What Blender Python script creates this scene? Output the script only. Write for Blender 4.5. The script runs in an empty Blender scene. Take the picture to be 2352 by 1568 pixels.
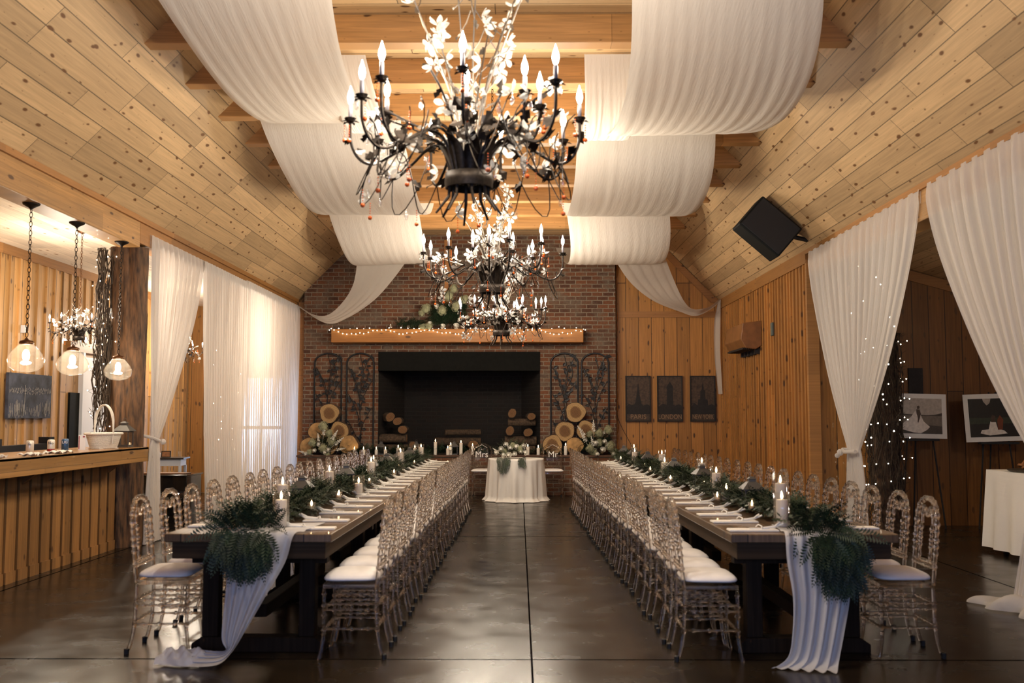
import bpy, math, random
from math import sin, cos, pi, radians, sqrt, atan2
from mathutils import Vector, Matrix
random.seed(7)
D = bpy.data
COL = bpy.context.scene.collection
V = Vector

# ------------------------------------------------------------------ mesh helpers
class MB:
    def __init__(s):
        s.v = []; s.f = []
    def quad(s, a, b, c, d):
        n = len(s.v); s.v += [tuple(a), tuple(b), tuple(c), tuple(d)]; s.f.append((n, n+1, n+2, n+3)); return s
    def poly(s, pts):
        n = len(s.v); s.v += [tuple(p) for p in pts]; s.f.append(tuple(range(n, n+len(pts)))); return s
    def box(s, x0, x1, y0, y1, z0, z1):
        n = len(s.v)
        s.v += [(x0,y0,z0),(x1,y0,z0),(x1,y1,z0),(x0,y1,z0),(x0,y0,z1),(x1,y0,z1),(x1,y1,z1),(x0,y1,z1)]
        s.f += [(n,n+3,n+2,n+1),(n+4,n+5,n+6,n+7),(n,n+1,n+5,n+4),(n+1,n+2,n+6,n+5),(n+2,n+3,n+7,n+6),(n+3,n,n+4,n+7)]
        return s
    def prism(s, pts, y0, y1):           # pts (x,z) outline extruded along y
        n = len(s.v); k = len(pts)
        s.v += [(p[0], y0, p[1]) for p in pts] + [(p[0], y1, p[1]) for p in pts]
        s.f.append(tuple(n+i for i in range(k))); s.f.append(tuple(n+k+i for i in reversed(range(k))))
        for i in range(k):
            j = (i+1) % k; s.f.append((n+j, n+i, n+k+i, n+k+j))
        return s
    def tube(s, pts, rad, seg=8, cap=True):
        pts = [V(p) for p in pts]; m = len(pts)
        if not hasattr(rad, '__len__'): rad = [rad]*m
        t = []
        for i in range(m):
            a = pts[max(0, i-1)]; b = pts[min(m-1, i+1)]; d = b-a
            t.append(d.normalized() if d.length > 1e-9 else (t[-1] if t else V((0,0,1))))
        up = V((0,0,1)) if abs(t[0].z) < .9 else V((1,0,0))
        nrm = (up - t[0]*up.dot(t[0])).normalized(); n0 = len(s.v)
        for i in range(m):
            nrm = nrm - t[i]*nrm.dot(t[i])
            nrm = nrm.normalized() if nrm.length > 1e-6 else t[i].orthogonal().normalized()
            bi = t[i].cross(nrm)
            for k in range(seg):
                a = 2*pi*k/seg; s.v.append(tuple(pts[i] + (nrm*cos(a) + bi*sin(a))*rad[i]))
        for i in range(m-1):
            for k in range(seg):
                a = n0+i*seg+k; b = n0+i*seg+(k+1) % seg; s.f.append((a, b, b+seg, a+seg))
        if cap:
            s.f.append(tuple(n0+k for k in reversed(range(seg)))); s.f.append(tuple(n0+(m-1)*seg+k for k in range(seg)))
        return s
    def lathe(s, prof, c=(0,0,0), seg=16, cap=True):  # prof (r,z)
        n0 = len(s.v); m = len(prof)
        for r, z in prof:
            for k in range(seg):
                a = 2*pi*k/seg; s.v.append((c[0]+r*cos(a), c[1]+r*sin(a), c[2]+z))
        for i in range(m-1):
            for k in range(seg):
                a = n0+i*seg+k; b = n0+i*seg+(k+1) % seg; s.f.append((a, b, b+seg, a+seg))
        if cap:
            s.f.append(tuple(n0+k for k in reversed(range(seg)))); s.f.append(tuple(n0+(m-1)*seg+k for k in range(seg)))
        return s
    def ball(s, c, r, seg=8, rings=5, sx=1, sy=1, sz=1):
        n0 = len(s.v); s.v.append((c[0], c[1], c[2]-r*sz))
        for i in range(1, rings):
            a = -pi/2+pi*i/rings
            for k in range(seg):
                b = 2*pi*k/seg; s.v.append((c[0]+r*sx*cos(a)*cos(b), c[1]+r*sy*cos(a)*sin(b), c[2]+r*sz*sin(a)))
        s.v.append((c[0], c[1], c[2]+r*sz)); top = len(s.v)-1
        for k in range(seg):
            s.f.append((n0, n0+1+(k+1) % seg, n0+1+k)); b = n0+1+(rings-2)*seg; s.f.append((top, b+k, b+(k+1) % seg))
        for i in range(rings-2):
            for k in range(seg):
                a = n0+1+i*seg+k; b = n0+1+i*seg+(k+1) % seg; s.f.append((a, b, b+seg, a+seg))
        return s
    def grid(s, fn, nu, nv):
        n0 = len(s.v)
        for j in range(nv+1):
            for i in range(nu+1): s.v.append(tuple(fn(i/nu, j/nv)))
        for j in range(nv):
            for i in range(nu):
                a = n0+j*(nu+1)+i; s.f.append((a, a+1, a+nu+2, a+nu+1))
        return s
    def add(s, o, M):
        n = len(s.v); s.v += [tuple(M @ V(p)) for p in o.v]; s.f += [tuple(i+n for i in f) for f in o.f]; return s
    def build(s, name, mat, parent=None, smooth=False, loc=None, rot=None, bevel=0, solid=0, seg=2):
        me = D.meshes.new(name); me.from_pydata(s.v, [], s.f)
        if smooth: me.polygons.foreach_set('use_smooth', [True]*len(me.polygons))
        if mat: me.materials.append(mat)
        me.update()
        o = D.objects.new(name, me); COL.objects.link(o)
        if parent: o.parent = parent
        if loc: o.location = loc
        if rot: o.rotation_euler = rot
        if solid:
            md = o.modifiers.new('s', 'SOLIDIFY'); md.thickness = solid
        if bevel:
            md = o.modifiers.new('b', 'BEVEL'); md.width = bevel; md.segments = seg; md.limit_method = 'ANGLE'
            md.harden_normals = False
        return o

def tag(o, label=None, cat=None, group=None, kind=None):
    if label: o['label'] = label
    if cat: o['category'] = cat
    if group: o['group'] = group
    if kind: o['kind'] = kind
    return o
def empty(name, loc=(0,0,0), rz=0, label=None, cat=None, group=None):
    o = D.objects.new(name, None); COL.objects.link(o); o.location = loc; o.rotation_euler = (0,0,rz)
    o.empty_display_size = .05
    return tag(o, label, cat, group)
def struct(o): o['kind'] = 'structure'; return o
CH = {}
def kids(o):
    return [c for c in D.objects if c.parent == o]
def tree(o): return (o, [tree(c) for c in kids(o)])
def copy_tree(t, parent=None):
    c = t[0].copy(); COL.objects.link(c); c.parent = parent
    for k in t[1]: copy_tree(k, c)
    return c
def shared(o, name, parent, loc, rot=(0,0,0), sc=(1,1,1)):   # another object on the same mesh
    c = D.objects.new(name, o.data); COL.objects.link(c); c.parent = parent; c.location = loc; c.rotation_euler = rot; c.scale = sc
    return c
ORD = 'first second third fourth fifth sixth seventh eighth ninth tenth eleventh twelfth thirteenth fourteenth fifteenth sixteenth seventeenth eighteenth nineteenth twentieth twenty-first twenty-second twenty-third twenty-fourth'.split()
def smooth3(pts, n=6):    # catmull-rom through points
    P = [V(p) for p in pts]; P = [P[0]*2-P[1]] + P + [P[-1]*2-P[-2]]; out = []
    for i in range(1, len(P)-2):
        for k in range(n):
            t = k/n; a, b, c, d = P[i-1], P[i], P[i+1], P[i+2]
            out.append(.5*((2*b)+(c-a)*t+(2*a-5*b+4*c-d)*t*t+(3*b-a-3*c+d)*t**3))
    out.append(P[-2]); return out

# ------------------------------------------------------------------ materials
def new_mat(name):
    m = D.materials.new(name); m.use_nodes = True; nt = m.node_tree; nt.nodes.clear()
    out = nt.nodes.new('ShaderNodeOutputMaterial'); return m, nt, out
def N(nt, t, **kw):
    n = nt.nodes.new('ShaderNode'+t)
    for k, v in kw.items():
        if k in n.inputs: n.inputs[k].default_value = v
        else: setattr(n, k, v)
    return n
def mat(name, col, rough=.6, metal=0, spec=.5, noise=0, nscale=20, coat=0, bump=0, stretch=1):
    m, nt, out = new_mat(name)
    p = N(nt, 'BsdfPrincipled'); p.inputs['Roughness'].default_value = rough; p.inputs['Metallic'].default_value = metal
    p.inputs['Specular IOR Level'].default_value = spec; p.inputs['Coat Weight'].default_value = coat
    tc = N(nt, 'TexCoord'); nz = N(nt, 'TexNoise', Scale=nscale, Detail=3)
    mp_ = N(nt, 'Mapping'); mp_.inputs['Scale'].default_value = (1, 1, stretch); nt.links.new(tc.outputs['Object'], mp_.inputs[0]); nt.links.new(mp_.outputs[0], nz.inputs['Vector'])
    rp = N(nt, 'ValToRGB'); k = noise
    rp.color_ramp.elements[0].position = .3; rp.color_ramp.elements[1].position = .7
    rp.color_ramp.elements[0].color = (*[c*(1-k) for c in col], 1); rp.color_ramp.elements[1].color = (*[min(1, c*(1+k)) for c in col], 1)
    nt.links.new(nz.outputs['Fac'], rp.inputs['Fac']); nt.links.new(rp.outputs[0], p.inputs['Base Color'])
    if bump:
        b = N(nt, 'Bump', Strength=bump, Distance=.01); nt.links.new(nz.outputs['Fac'], b.inputs['Height']); nt.links.new(b.outputs[0], p.inputs['Normal'])
    nt.links.new(p.outputs[0], out.inputs[0]); return m
def emit(name, col, st, sample='NONE'):
    m, nt, out = new_mat(name); e = N(nt, 'Emission', Strength=st); e.inputs[0].default_value = (*col, 1)
    nt.links.new(e.outputs[0], out.inputs[0])
    try: m.cycles.emission_sampling = sample
    except Exception: pass
    return m
def wood(name, L, W, base, bw=.19, bl=1.9, var=.25, gap=.005, gapc=.35, knots=.6, rough=.5, sl=1.0, kcol=(.10,.045,.015), grain=.16, kscale=1.0, coat=0, spec=.4):
    """boards run along axis L, side by side along axis W (object space)"""
    m, nt, out = new_mat(name); lk = nt.links.new
    tc = N(nt, 'TexCoord'); sx = N(nt, 'SeparateXYZ'); lk(tc.outputs['Object'], sx.inputs[0])
    def scal(s, f, off=0):
        a = N(nt, 'Math', operation='MULTIPLY_ADD'); a.inputs[1].default_value = f; a.inputs[2].default_value = off; lk(s, a.inputs[0]); return a.outputs[0]
    u = scal(sx.outputs[L], 1, 20.0); v = scal(sx.outputs[W], sl, 20.0)
    cb = N(nt, 'CombineXYZ'); lk(u, cb.inputs[0]); lk(v, cb.inputs[1])
    br = N(nt, 'TexBrick', Scale=1.0); br.offset = .37; br.offset_frequency = 3; br.squash = 1.0
    br.inputs['Brick Width'].default_value = bl; br.inputs['Row Height'].default_value = bw; br.inputs['Mortar Size'].default_value = gap
    br.inputs['Mortar Smooth'].default_value = .1; br.inputs['Bias'].default_value = 0
    br.inputs['Color1'].default_value = (*[c*(1-var) for c in base], 1); br.inputs['Color2'].default_value = (*[min(1, c*(1+var*.7)) for c in base], 1)
    br.inputs['Mortar'].default_value = (*[c*gapc for c in base], 1); lk(cb.outputs[0], br.inputs['Vector'])
    # grain
    cg = N(nt, 'CombineXYZ'); lk(scal(u, 1.6), cg.inputs[0]); lk(scal(v, 45), cg.inputs[1]); lk(br.outputs['Color'], cg.inputs[2])
    ng = N(nt, 'TexNoise', Scale=1.0, Detail=3, Distortion=.6); lk(cg.outputs[0], ng.inputs['Vector'])
    mr = N(nt, 'MapRange'); mr.inputs[1].default_value = .3; mr.inputs[2].default_value = .7; mr.inputs[3].default_value = 1-grain; mr.inputs[4].default_value = 1+grain*.6
    lk(ng.outputs['Fac'], mr.inputs[0])
    mx = N(nt, 'MixRGB', blend_type='MULTIPLY', Fac=1.0); lk(br.outputs['Color'], mx.inputs[1]); lk(mr.outputs[0], mx.inputs[2])
    # knots
    ck = N(nt, 'CombineXYZ'); lk(scal(u, 3.4*kscale), ck.inputs[0]); lk(scal(v, 8.5*kscale), ck.inputs[1])
    wn = N(nt, 'TexNoise', Scale=.8, Detail=1); lk(ck.outputs[0], wn.inputs['Vector'])
    va = N(nt, 'VectorMath', operation='MULTIPLY_ADD'); lk(wn.outputs['Color'], va.inputs[0]); va.inputs[1].default_value = (.5,.5,0); lk(ck.outputs[0], va.inputs[2])
    vo = N(nt, 'TexVoronoi', Scale=1.0); vo.voronoi_dimensions = '2D'; lk(va.outputs[0], vo.inputs['Vector'])
    sc = N(nt, 'SeparateColor'); lk(vo.outputs['Color'], sc.inputs[0])
    rad = N(nt, 'MapRange'); rad.inputs[1].default_value = 1-knots; rad.inputs[2].default_value = 1; rad.inputs[3].default_value = 0.0; rad.inputs[4].default_value = .15; lk(sc.outputs[0], rad.inputs[0])
    dv = N(nt, 'Math', operation='SUBTRACT'); lk(rad.outputs[0], dv.inputs[0]); lk(vo.outputs['Distance'], dv.inputs[1])
    km = N(nt, 'MapRange'); km.inputs[1].default_value = -.05; km.inputs[2].default_value = .03; lk(dv.outputs[0], km.inputs[0])
    m2 = N(nt, 'MixRGB'); lk(km.outputs[0], m2.inputs[0]); lk(mx.outputs[0], m2.inputs[1]); m2.inputs[2].default_value = (*kcol, 1)
    p = N(nt, 'BsdfPrincipled'); p.inputs['Roughness'].default_value = rough; p.inputs['Coat Weight'].default_value = coat; p.inputs['Specular IOR Level'].default_value = spec
    lk(m2.outputs[0], p.inputs['Base Color'])
    bp = N(nt, 'Bump', Strength=.5, Distance=.004); bp.invert = True; lk(br.outputs['Fac'], bp.inputs['Height']); lk(bp.outputs[0], p.inputs['Normal'])
    lk(p.outputs[0], out.inputs[0]); return m
def brickmat(name, dim=1.0):
    m, nt, out = new_mat(name); lk = nt.links.new
    tc = N(nt, 'TexCoord'); sx = N(nt, 'SeparateXYZ'); lk(tc.outputs['Object'], sx.inputs[0])
    ad = N(nt, 'Math', operation='ADD'); lk(sx.outputs[0], ad.inputs[0]); lk(sx.outputs[1], ad.inputs[1])
    cb = N(nt, 'CombineXYZ'); lk(ad.outputs[0], cb.inputs[0]); lk(sx.outputs[2], cb.inputs[1])
    wn = N(nt, 'TexNoise', Scale=9, Detail=2); lk(cb.outputs[0], wn.inputs['Vector'])
    va = N(nt, 'VectorMath', operation='MULTIPLY_ADD'); lk(wn.outputs['Color'], va.inputs[0]); va.inputs[1].default_value = (.012,.012,0); lk(cb.outputs[0], va.inputs[2])
    br = N(nt, 'TexBrick', Scale=1.0); br.inputs['Brick Width'].default_value = .205; br.inputs['Row Height'].default_value = .0775
    br.inputs['Mortar Size'].default_value = .010; br.inputs['Mortar Smooth'].default_value = .3; br.inputs['Bias'].default_value = -.1
    br.inputs['Color1'].default_value = (.24*dim,.085*dim,.032*dim,1); br.inputs['Color2'].default_value = (.085*dim,.034*dim,.018*dim,1)
    br.inputs['Mortar'].default_value = (.33*dim,.265*dim,.19*dim,1); lk(va.outputs[0], br.inputs['Vector'])
    n2 = N(nt, 'TexNoise', Scale=2.6, Detail=5, Roughness=.65); lk(cb.outputs[0], n2.inputs['Vector'])
    rp = N(nt, 'MapRange'); rp.inputs[1].default_value = .46; rp.inputs[2].default_value = .64; rp.inputs[4].default_value = .6; lk(n2.outputs['Fac'], rp.inputs[0])
    mx = N(nt, 'MixRGB'); lk(rp.outputs[0], mx.inputs[0]); lk(br.outputs['Color'], mx.inputs[1]); mx.inputs[2].default_value = (.22*dim,.175*dim,.125*dim,1)
    n3 = N(nt, 'TexNoise', Scale=30, Detail=3); lk(cb.outputs[0], n3.inputs['Vector'])
    m3 = N(nt, 'MixRGB', blend_type='OVERLAY', Fac=.45); lk(mx.outputs[0], m3.inputs[1]); lk(n3.outputs['Fac'], m3.inputs[2])
    p = N(nt, 'BsdfPrincipled', Roughness=.85); lk(m3.outputs[0], p.inputs['Base Color'])
    bp = N(nt, 'Bump', Strength=.8, Distance=.01); bp.invert = True; lk(br.outputs['Fac'], bp.inputs['Height']); lk(bp.outputs[0], p.inputs['Normal'])
    lk(p.outputs[0], out.inputs[0]); return m
def cloth(name, col=(.86,.83,.78), tl=.35, tp=.12, axis='X', fold=0, seed=0):
    m, nt, out = new_mat(name); lk = nt.links.new
    d = N(nt, 'BsdfDiffuse'); d.inputs[0].default_value = (*col, 1)
    t = N(nt, 'BsdfTranslucent'); t.inputs[0].default_value = (*col, 1)
    x = N(nt, 'BsdfTransparent')
    a = N(nt, 'MixShader', Fac=tl); b = N(nt, 'MixShader', Fac=tp)
    lk(d.outputs[0], a.inputs[1]); lk(t.outputs[0], a.inputs[2]); lk(a.outputs[0], b.inputs[1]); lk(x.outputs[0], b.inputs[2])
    tc = N(nt, 'TexCoord'); nz = N(nt, 'TexNoise', Scale=14, Detail=4); mp = N(nt, 'Mapping')
    mp.inputs['Scale'].default_value = {'X': (4,.2,1), 'Y': (1,3,.15), 'U': (2,.3,2)}[axis]
    lk(tc.outputs['Object'], mp.inputs[0]); lk(mp.outputs[0], nz.inputs['Vector'])
    bp = N(nt, 'Bump', Strength=.3, Distance=.012); lk(nz.outputs['Fac'], bp.inputs['Height']); lk(bp.outputs[0], d.inputs['Normal']); lk(bp.outputs[0], t.inputs['Normal'])
    lk(b.outputs[0], out.inputs[0]); return m
def acrylic(name):
    m, nt, out = new_mat(name); lk = nt.links.new
    g = N(nt, 'BsdfGlass', Roughness=.02, IOR=1.46); g.inputs[0].default_value = (1,.985,.97,1)
    x = N(nt, 'BsdfTransparent'); x.inputs[0].default_value = (1,.985,.97,1)
    a = N(nt, 'MixShader', Fac=.38); lk(g.outputs[0], a.inputs[1]); lk(x.outputs[0], a.inputs[2]); lk(a.outputs[0], out.inputs[0]); return m
def thinglass(name, f=.12, col=(1,1,1)):
    m, nt, out = new_mat(name); lk = nt.links.new
    g = N(nt, 'BsdfGlossy', Roughness=.03); x = N(nt, 'BsdfTransparent'); x.inputs[0].default_value = (*col, 1)
    fr = N(nt, 'LayerWeight', Blend=.5); pw = N(nt, 'Math', operation='POWER'); pw.inputs[1].default_value = 3.5; lk(fr.outputs['Facing'], pw.inputs[0]); ad = N(nt, 'Math', operation='MULTIPLY_ADD'); ad.inputs[1].default_value = .6; ad.inputs[2].default_value = f*.5; lk(pw.outputs[0], ad.inputs[0])
    ad.use_clamp = True
    a = N(nt, 'MixShader'); lk(ad.outputs[0], a.inputs[0]); lk(x.outputs[0], a.inputs[1]); lk(g.outputs[0], a.inputs[2]); lk(a.outputs[0], out.inputs[0]); return m
def petalmat(name, col):
    m, nt, out = new_mat(name); lk = nt.links.new
    d = N(nt, 'BsdfPrincipled', Roughness=.25); d.inputs['Base Color'].default_value = (*col, 1)
    t = N(nt, 'BsdfTranslucent'); t.inputs[0].default_value = (*col, 1)
    a = N(nt, 'MixShader', Fac=.5); lk(d.outputs[0], a.inputs[1]); lk(t.outputs[0], a.inputs[2]); lk(a.outputs[0], out.inputs[0]); return m
def wax(name):
    m, nt, out = new_mat(name); lk = nt.links.new
    d = N(nt, 'BsdfDiffuse'); d.inputs[0].default_value = (.92,.91,.84,1); t = N(nt, 'BsdfTranslucent'); t.inputs[0].default_value = (.95,.7,.42,1)
    a = N(nt, 'MixShader', Fac=.3); lk(d.outputs[0], a.inputs[1]); lk(t.outputs[0], a.inputs[2]); lk(a.outputs[0], out.inputs[0]); return m
def leafmat(name, c1, c2, rough=.5):
    m = mat(name, tuple((a+b)/2 for a, b in zip(c1, c2)), rough=rough, noise=.45, nscale=9); return m

PINE = (.55,.375,.20); CEDAR = (.41,.185,.044)
M = dict(
    slopeL=wood('pine_slope', 'Y', 'X', PINE, sl=1.414, bw=.195, bl=1.7, knots=.50, kcol=(.15,.065,.02)),
    flat=wood('pine_flat', 'X', 'Y', PINE, bw=.19, bl=2.2, knots=.35),
    wingceil=wood('pine_pale', 'Y', 'X', (.84,.74,.60), bw=.19, bl=1.8, knots=.3, kcol=(.35,.2,.08), gapc=.75),
    beam=wood('beam_pine', 'X', 'Z', (.50,.265,.095), bw=1.1, bl=1.6, knots=.3, gap=.002, grain=.25),
    header=wood('header_pine', 'Y', 'Z', (.50,.27,.09), bw=.16, bl=3.0, knots=.35, gap=.002, grain=.3, gapc=.8, coat=.2),
    cedarZY=wood('cedar_side', 'Z', 'Y', CEDAR, bw=.16, bl=6, knots=.6, gap=.003, gapc=.6, grain=.25, coat=.15),
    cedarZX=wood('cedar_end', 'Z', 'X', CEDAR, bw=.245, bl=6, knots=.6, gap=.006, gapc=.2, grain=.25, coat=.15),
    barZY=wood('bar_board', 'Z', 'Y', (.34,.165,.05), bw=.2, bl=6, knots=.4, gap=.0, grain=.25, coat=.15),
    barwall=wood('bar_wall_pine', 'Z', 'Y', (.50,.28,.10), bw=.22, bl=6, knots=.5, gap=.008, gapc=.4, grain=.2, coat=.2),
    bartop=wood('bar_top', 'Y', 'Z', (.46,.24,.075), bw=1, bl=2.6, knots=.35, gap=.002, grain=.2, coat=.4),
    mantle=wood('mantle', 'X', 'Z', (.42,.17,.035), bw=1, bl=8, knots=.3, gap=0, grain=.2, kscale=.7),
    trim=wood('trim_pine', 'Y', 'Z', (.36,.17,.05), bw=1, bl=4, knots=.2, gap=0),
    trimX=wood('trim_end', 'X', 'Z', (.33,.15,.045), bw=1, bl=4, knots=.2, gap=0),
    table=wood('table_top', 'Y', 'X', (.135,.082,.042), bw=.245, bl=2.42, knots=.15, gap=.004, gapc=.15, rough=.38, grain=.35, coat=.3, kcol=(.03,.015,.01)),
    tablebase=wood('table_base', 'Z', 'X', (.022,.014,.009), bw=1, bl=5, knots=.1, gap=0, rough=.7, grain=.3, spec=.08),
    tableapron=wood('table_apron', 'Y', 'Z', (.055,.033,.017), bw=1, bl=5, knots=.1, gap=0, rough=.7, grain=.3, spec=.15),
    cedarShaded=wood('cedar_shaded', 'Z', 'X', (.19,.078,.019), bw=.22, bl=6, knots=.6, gap=.006, gapc=.2, grain=.25, coat=.1),
    brick=brickmat('old_brick', .62), soot=brickmat('sooty_brick', .035),
    cloth=cloth('drape_cloth', tl=.4, tp=.06), sheer=cloth('sheer_cloth', (.84,.81,.78), .45, .17, 'Y'),
    runner=cloth('runner_gauze', (.80,.80,.82), .25, .22, 'U'), linen=cloth('linen', (.86,.83,.78), .1, 0, 'U'),
    tail=cloth('tail_cloth', (.66,.60,.53), .3, .10, 'U'),
    acrylic=acrylic('clear_acrylic'), cushion=mat('white_vinyl', (.82,.79,.77), .45, noise=.03),
    rubber=mat('black_rubber', (.012,.012,.012), .6), bronze=mat('dark_bronze', (.022,.016,.012), .5, .8, noise=.4, nscale=60),
    silver=mat('antique_silver', (.13,.11,.09), .45, .8), black=mat('black_metal', (.010,.010,.011), .5, .3),
    spk=mat('black_plastic', (.004,.005,.005), .7, spec=.2), wire=mat('black_wire', (.02,.02,.015), .6),
    bulb=emit('bulb_glow', (1,.90,.78), 28), fairy=emit('fairy_glow', (1,.86,.66), 16), flame=emit('flame_glow', (1,.66,.33), 14),
    petal=petalmat('glass_petal', (.42,.41,.39)), amber=mat('amber_glass', (.62,.10,.01), .08, spec=.8), crystal=thinglass('crystal', .45),
    glass=thinglass('clear_glass', .10), globe=None, wax=wax('candle_wax'),
    fern=leafmat('fern_green', (.005,.018,.006), (.012,.034,.011), .6), olive=leafmat('olive_green', (.022,.036,.016), (.045,.06,.026)),
    paleflower=leafmat('hydrangea', (.26,.27,.14), (.42,.42,.27), .8), whiteflower=mat('white_bloom', (.82,.80,.72), .7, noise=.12, nscale=80),
    bark=mat('bark', (.075,.042,.022), .9, noise=.7, nscale=14, bump=1.0), logend=None,
    steel=mat('black_steel', (.005,.005,.004), .8, noise=.3, spec=.15), twig=mat('twig', (.045,.028,.016), .85, noise=.4),
    logbark=mat('log_bark', (.06,.038,.022), .9, noise=.6, nscale=30, bump=.8),
    wicker=mat('white_wicker', (.80,.76,.68), .6, noise=.12, nscale=120, bump=.6), darkwood=mat('dark_wood', (.02,.012,.008), .4),
    piano=mat('piano_black', (.006,.006,.006), .15, coat=.5), white=mat('white_paint', (.75,.75,.76), .5),
    lantern=mat('lantern_grey', (.10,.095,.09), .5, .5), slate=mat('slate_board', (.012,.010,.010), .7, noise=.3),
    heater=mat('oak_cover', (.22,.095,.03), .4, noise=.2, nscale=8), bread=mat('pretzel', (.26,.10,.025), .5, noise=.3, nscale=30),
    photo=mat('photo_white', (.80,.78,.72), .5), brass=mat('aged_brass', (.16,.075,.035), .35, .9),
    board=mat('stain_board', (.055,.032,.018), .6, noise=.5, nscale=25), letters=mat('carved_brown', (.26,.165,.09), .7),
)
def log_end(name):
    m, nt, out = new_mat(name); lk = nt.links.new
    tc = N(nt, 'TexCoord'); ln = N(nt, 'VectorMath', operation='LENGTH'); mp = N(nt, 'Mapping'); mp.inputs['Scale'].default_value = (1,0,1)
    lk(tc.outputs['Object'], mp.inputs[0]); nz = N(nt, 'TexNoise', Scale=6); lk(tc.outputs['Object'], nz.inputs['Vector'])
    lk(mp.outputs[0], ln.inputs[0]); a = N(nt, 'Math', operation='MULTIPLY_ADD'); lk(nz.outputs['Fac'], a.inputs[0]); a.inputs[1].default_value = .06; lk(ln.outputs['Value'], a.inputs[2])
    w = N(nt, 'Math', operation='MULTIPLY'); lk(a.outputs[0], w.inputs[0]); w.inputs[1].default_value = 300
    s = N(nt, 'Math', operation='SINE'); lk(w.outputs[0], s.inputs[0])
    r = N(nt, 'ValToRGB'); lk(a.outputs[0], r.inputs[0]); e = r.color_ramp.elements
    e[0].position = 0; e[0].color = (.16,.07,.02,1); e[1].position = .25; e[1].color = (.45,.29,.13,1)
    q = e.new(.125); q.color = (.20,.10,.035,1); q = e.new(.145); q.color = (.46,.29,.12,1)
    mx = N(nt, 'MixRGB', blend_type='MULTIPLY', Fac=.25); lk(r.outputs[0], mx.inputs[1]); lk(s.outputs[0], mx.inputs[2])
    p = N(nt, 'BsdfPrincipled', Roughness=.8); lk(mx.outputs[0], p.inputs[0]); lk(p.outputs[0], out.inputs[0]); return m
M['logend'] = log_end('log_end')
def floormat():
    m, nt, out = new_mat('stained_concrete'); lk = nt.links.new
    tc = N(nt, 'TexCoord'); n1 = N(nt, 'TexNoise', Scale=.9, Detail=7, Roughness=.62, Distortion=.4); lk(tc.outputs['Object'], n1.inputs['Vector'])
    r = N(nt, 'ValToRGB'); lk(n1.outputs['Fac'], r.inputs[0]); e = r.color_ramp.elements
    e[0].position = .32; e[0].color = (.009,.0065,.0045,1); e[1].position = .72; e[1].color = (.032,.022,.012,1)
    n2 = N(nt, 'TexNoise', Scale=3.5, Detail=5); lk(tc.outputs['Object'], n2.inputs['Vector'])
    mr = N(nt, 'MapRange'); mr.inputs[1].default_value = .3; mr.inputs[2].default_value = .7; mr.inputs[3].default_value = .19; mr.inputs[4].default_value = .30; lk(n2.outputs['Fac'], mr.inputs[0])
    p = N(nt, 'BsdfPrincipled'); p.inputs['Specular IOR Level'].default_value = .36; lk(r.outputs[0], p.inputs['Base Color']); lk(mr.outputs[0], p.inputs['Roughness'])
    bp = N(nt, 'Bump', Strength=.06, Distance=.02); lk(n2.outputs['Fac'], bp.inputs['Height']); lk(bp.outputs[0], p.inputs['Normal'])
    lk(p.outputs[0], out.inputs[0]); return m
def globemat():
    m, nt, out = new_mat('globe_glass'); lk = nt.links.new
    x = N(nt, 'BsdfTransparent'); x.inputs[0].default_value = (1,.96,.88,1); t = N(nt, 'BsdfTranslucent'); t.inputs[0].default_value = (1,.93,.8,1); g = N(nt, 'BsdfGlossy', Roughness=.03)
    a = N(nt, 'MixShader', Fac=.035); b = N(nt, 'MixShader'); lw = N(nt, 'LayerWeight', Blend=.5); pw = N(nt, 'Math', operation='POWER'); pw.inputs[1].default_value = 3; lk(lw.outputs['Facing'], pw.inputs[0])
    ml = N(nt, 'Math', operation='MULTIPLY_ADD'); ml.inputs[1].default_value = .55; ml.inputs[2].default_value = .05; lk(pw.outputs[0], ml.inputs[0]); lk(ml.outputs[0], b.inputs[0])
    lk(x.outputs[0], a.inputs[1]); lk(t.outputs[0], a.inputs[2]); lk(a.outputs[0], b.inputs[1]); lk(g.outputs[0], b.inputs[2]); lk(b.outputs[0], out.inputs[0]); return m
M['globe'] = globemat()
M['floor'] = floormat(); M['seam'] = mat('seam', (.004,.003,.003), 1, spec=0)

# ------------------------------------------------------------------ the room
XL, XR, YE, HE = -4.24, 3.87, 19.05, 3.64      # side lines, end wall, eave height
YB, HF, XLL, XRR, YW = -2.6, 4.90, -6.33, 8.2, 13.4
FT = HF-HE
b = MB().box(XLL-.2, XRR+.2, YB-.2, YE+.3, -.2, 0); struct(b.build('floor', M['floor'])); FLOORX = 1
b = MB()
for x in (.075, 4.19, -4.3): b.box(x-.006, x+.006, YB, YE-.3, 0, .0012)
for y in (.2, 6.07, 12.15): b.box(XLL, XRR, y-.006, y+.006, 0, .0012)
struct(b.build('floor_seam', M['seam'])).name = 'trim_1'
# vaulted ceiling : two slopes and a flat middle
def slab(a, c, y0, y1, th=.12, up=(0,0,1)):
    (x0, z0), (x1, z1) = a, c; m = MB(); m.prism([(x0, z0), (x1, z1), (x1, z1+th), (x0, z0+th)], y0, y1); return m
struct(slab((XL-.05, HE-.05), (XL+FT, HF), YB, YE+.15).build('ceiling_slope_bar_side', M['slopeL'])).name = 'ceiling_1'
struct(slab((XR-FT, HF), (XR+.05, HE-.05), YB, YE+.15).build('ceiling_2', M['slopeL']))
struct(MB().box(XL+FT, XR-FT, YB, YE+.15, HF, HF+.12).build('ceiling_3', M['flat']))
struct(MB().box(XLL-.1, XL-.26, YB, YE+.15, 3.56, 3.68).build('ceiling_4', M['wingceil']))
struct(slab((XR+.22, 3.76), (XRR, 2.6), YB, YW+.2).build('ceiling_5', M['slopeL']))
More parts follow.
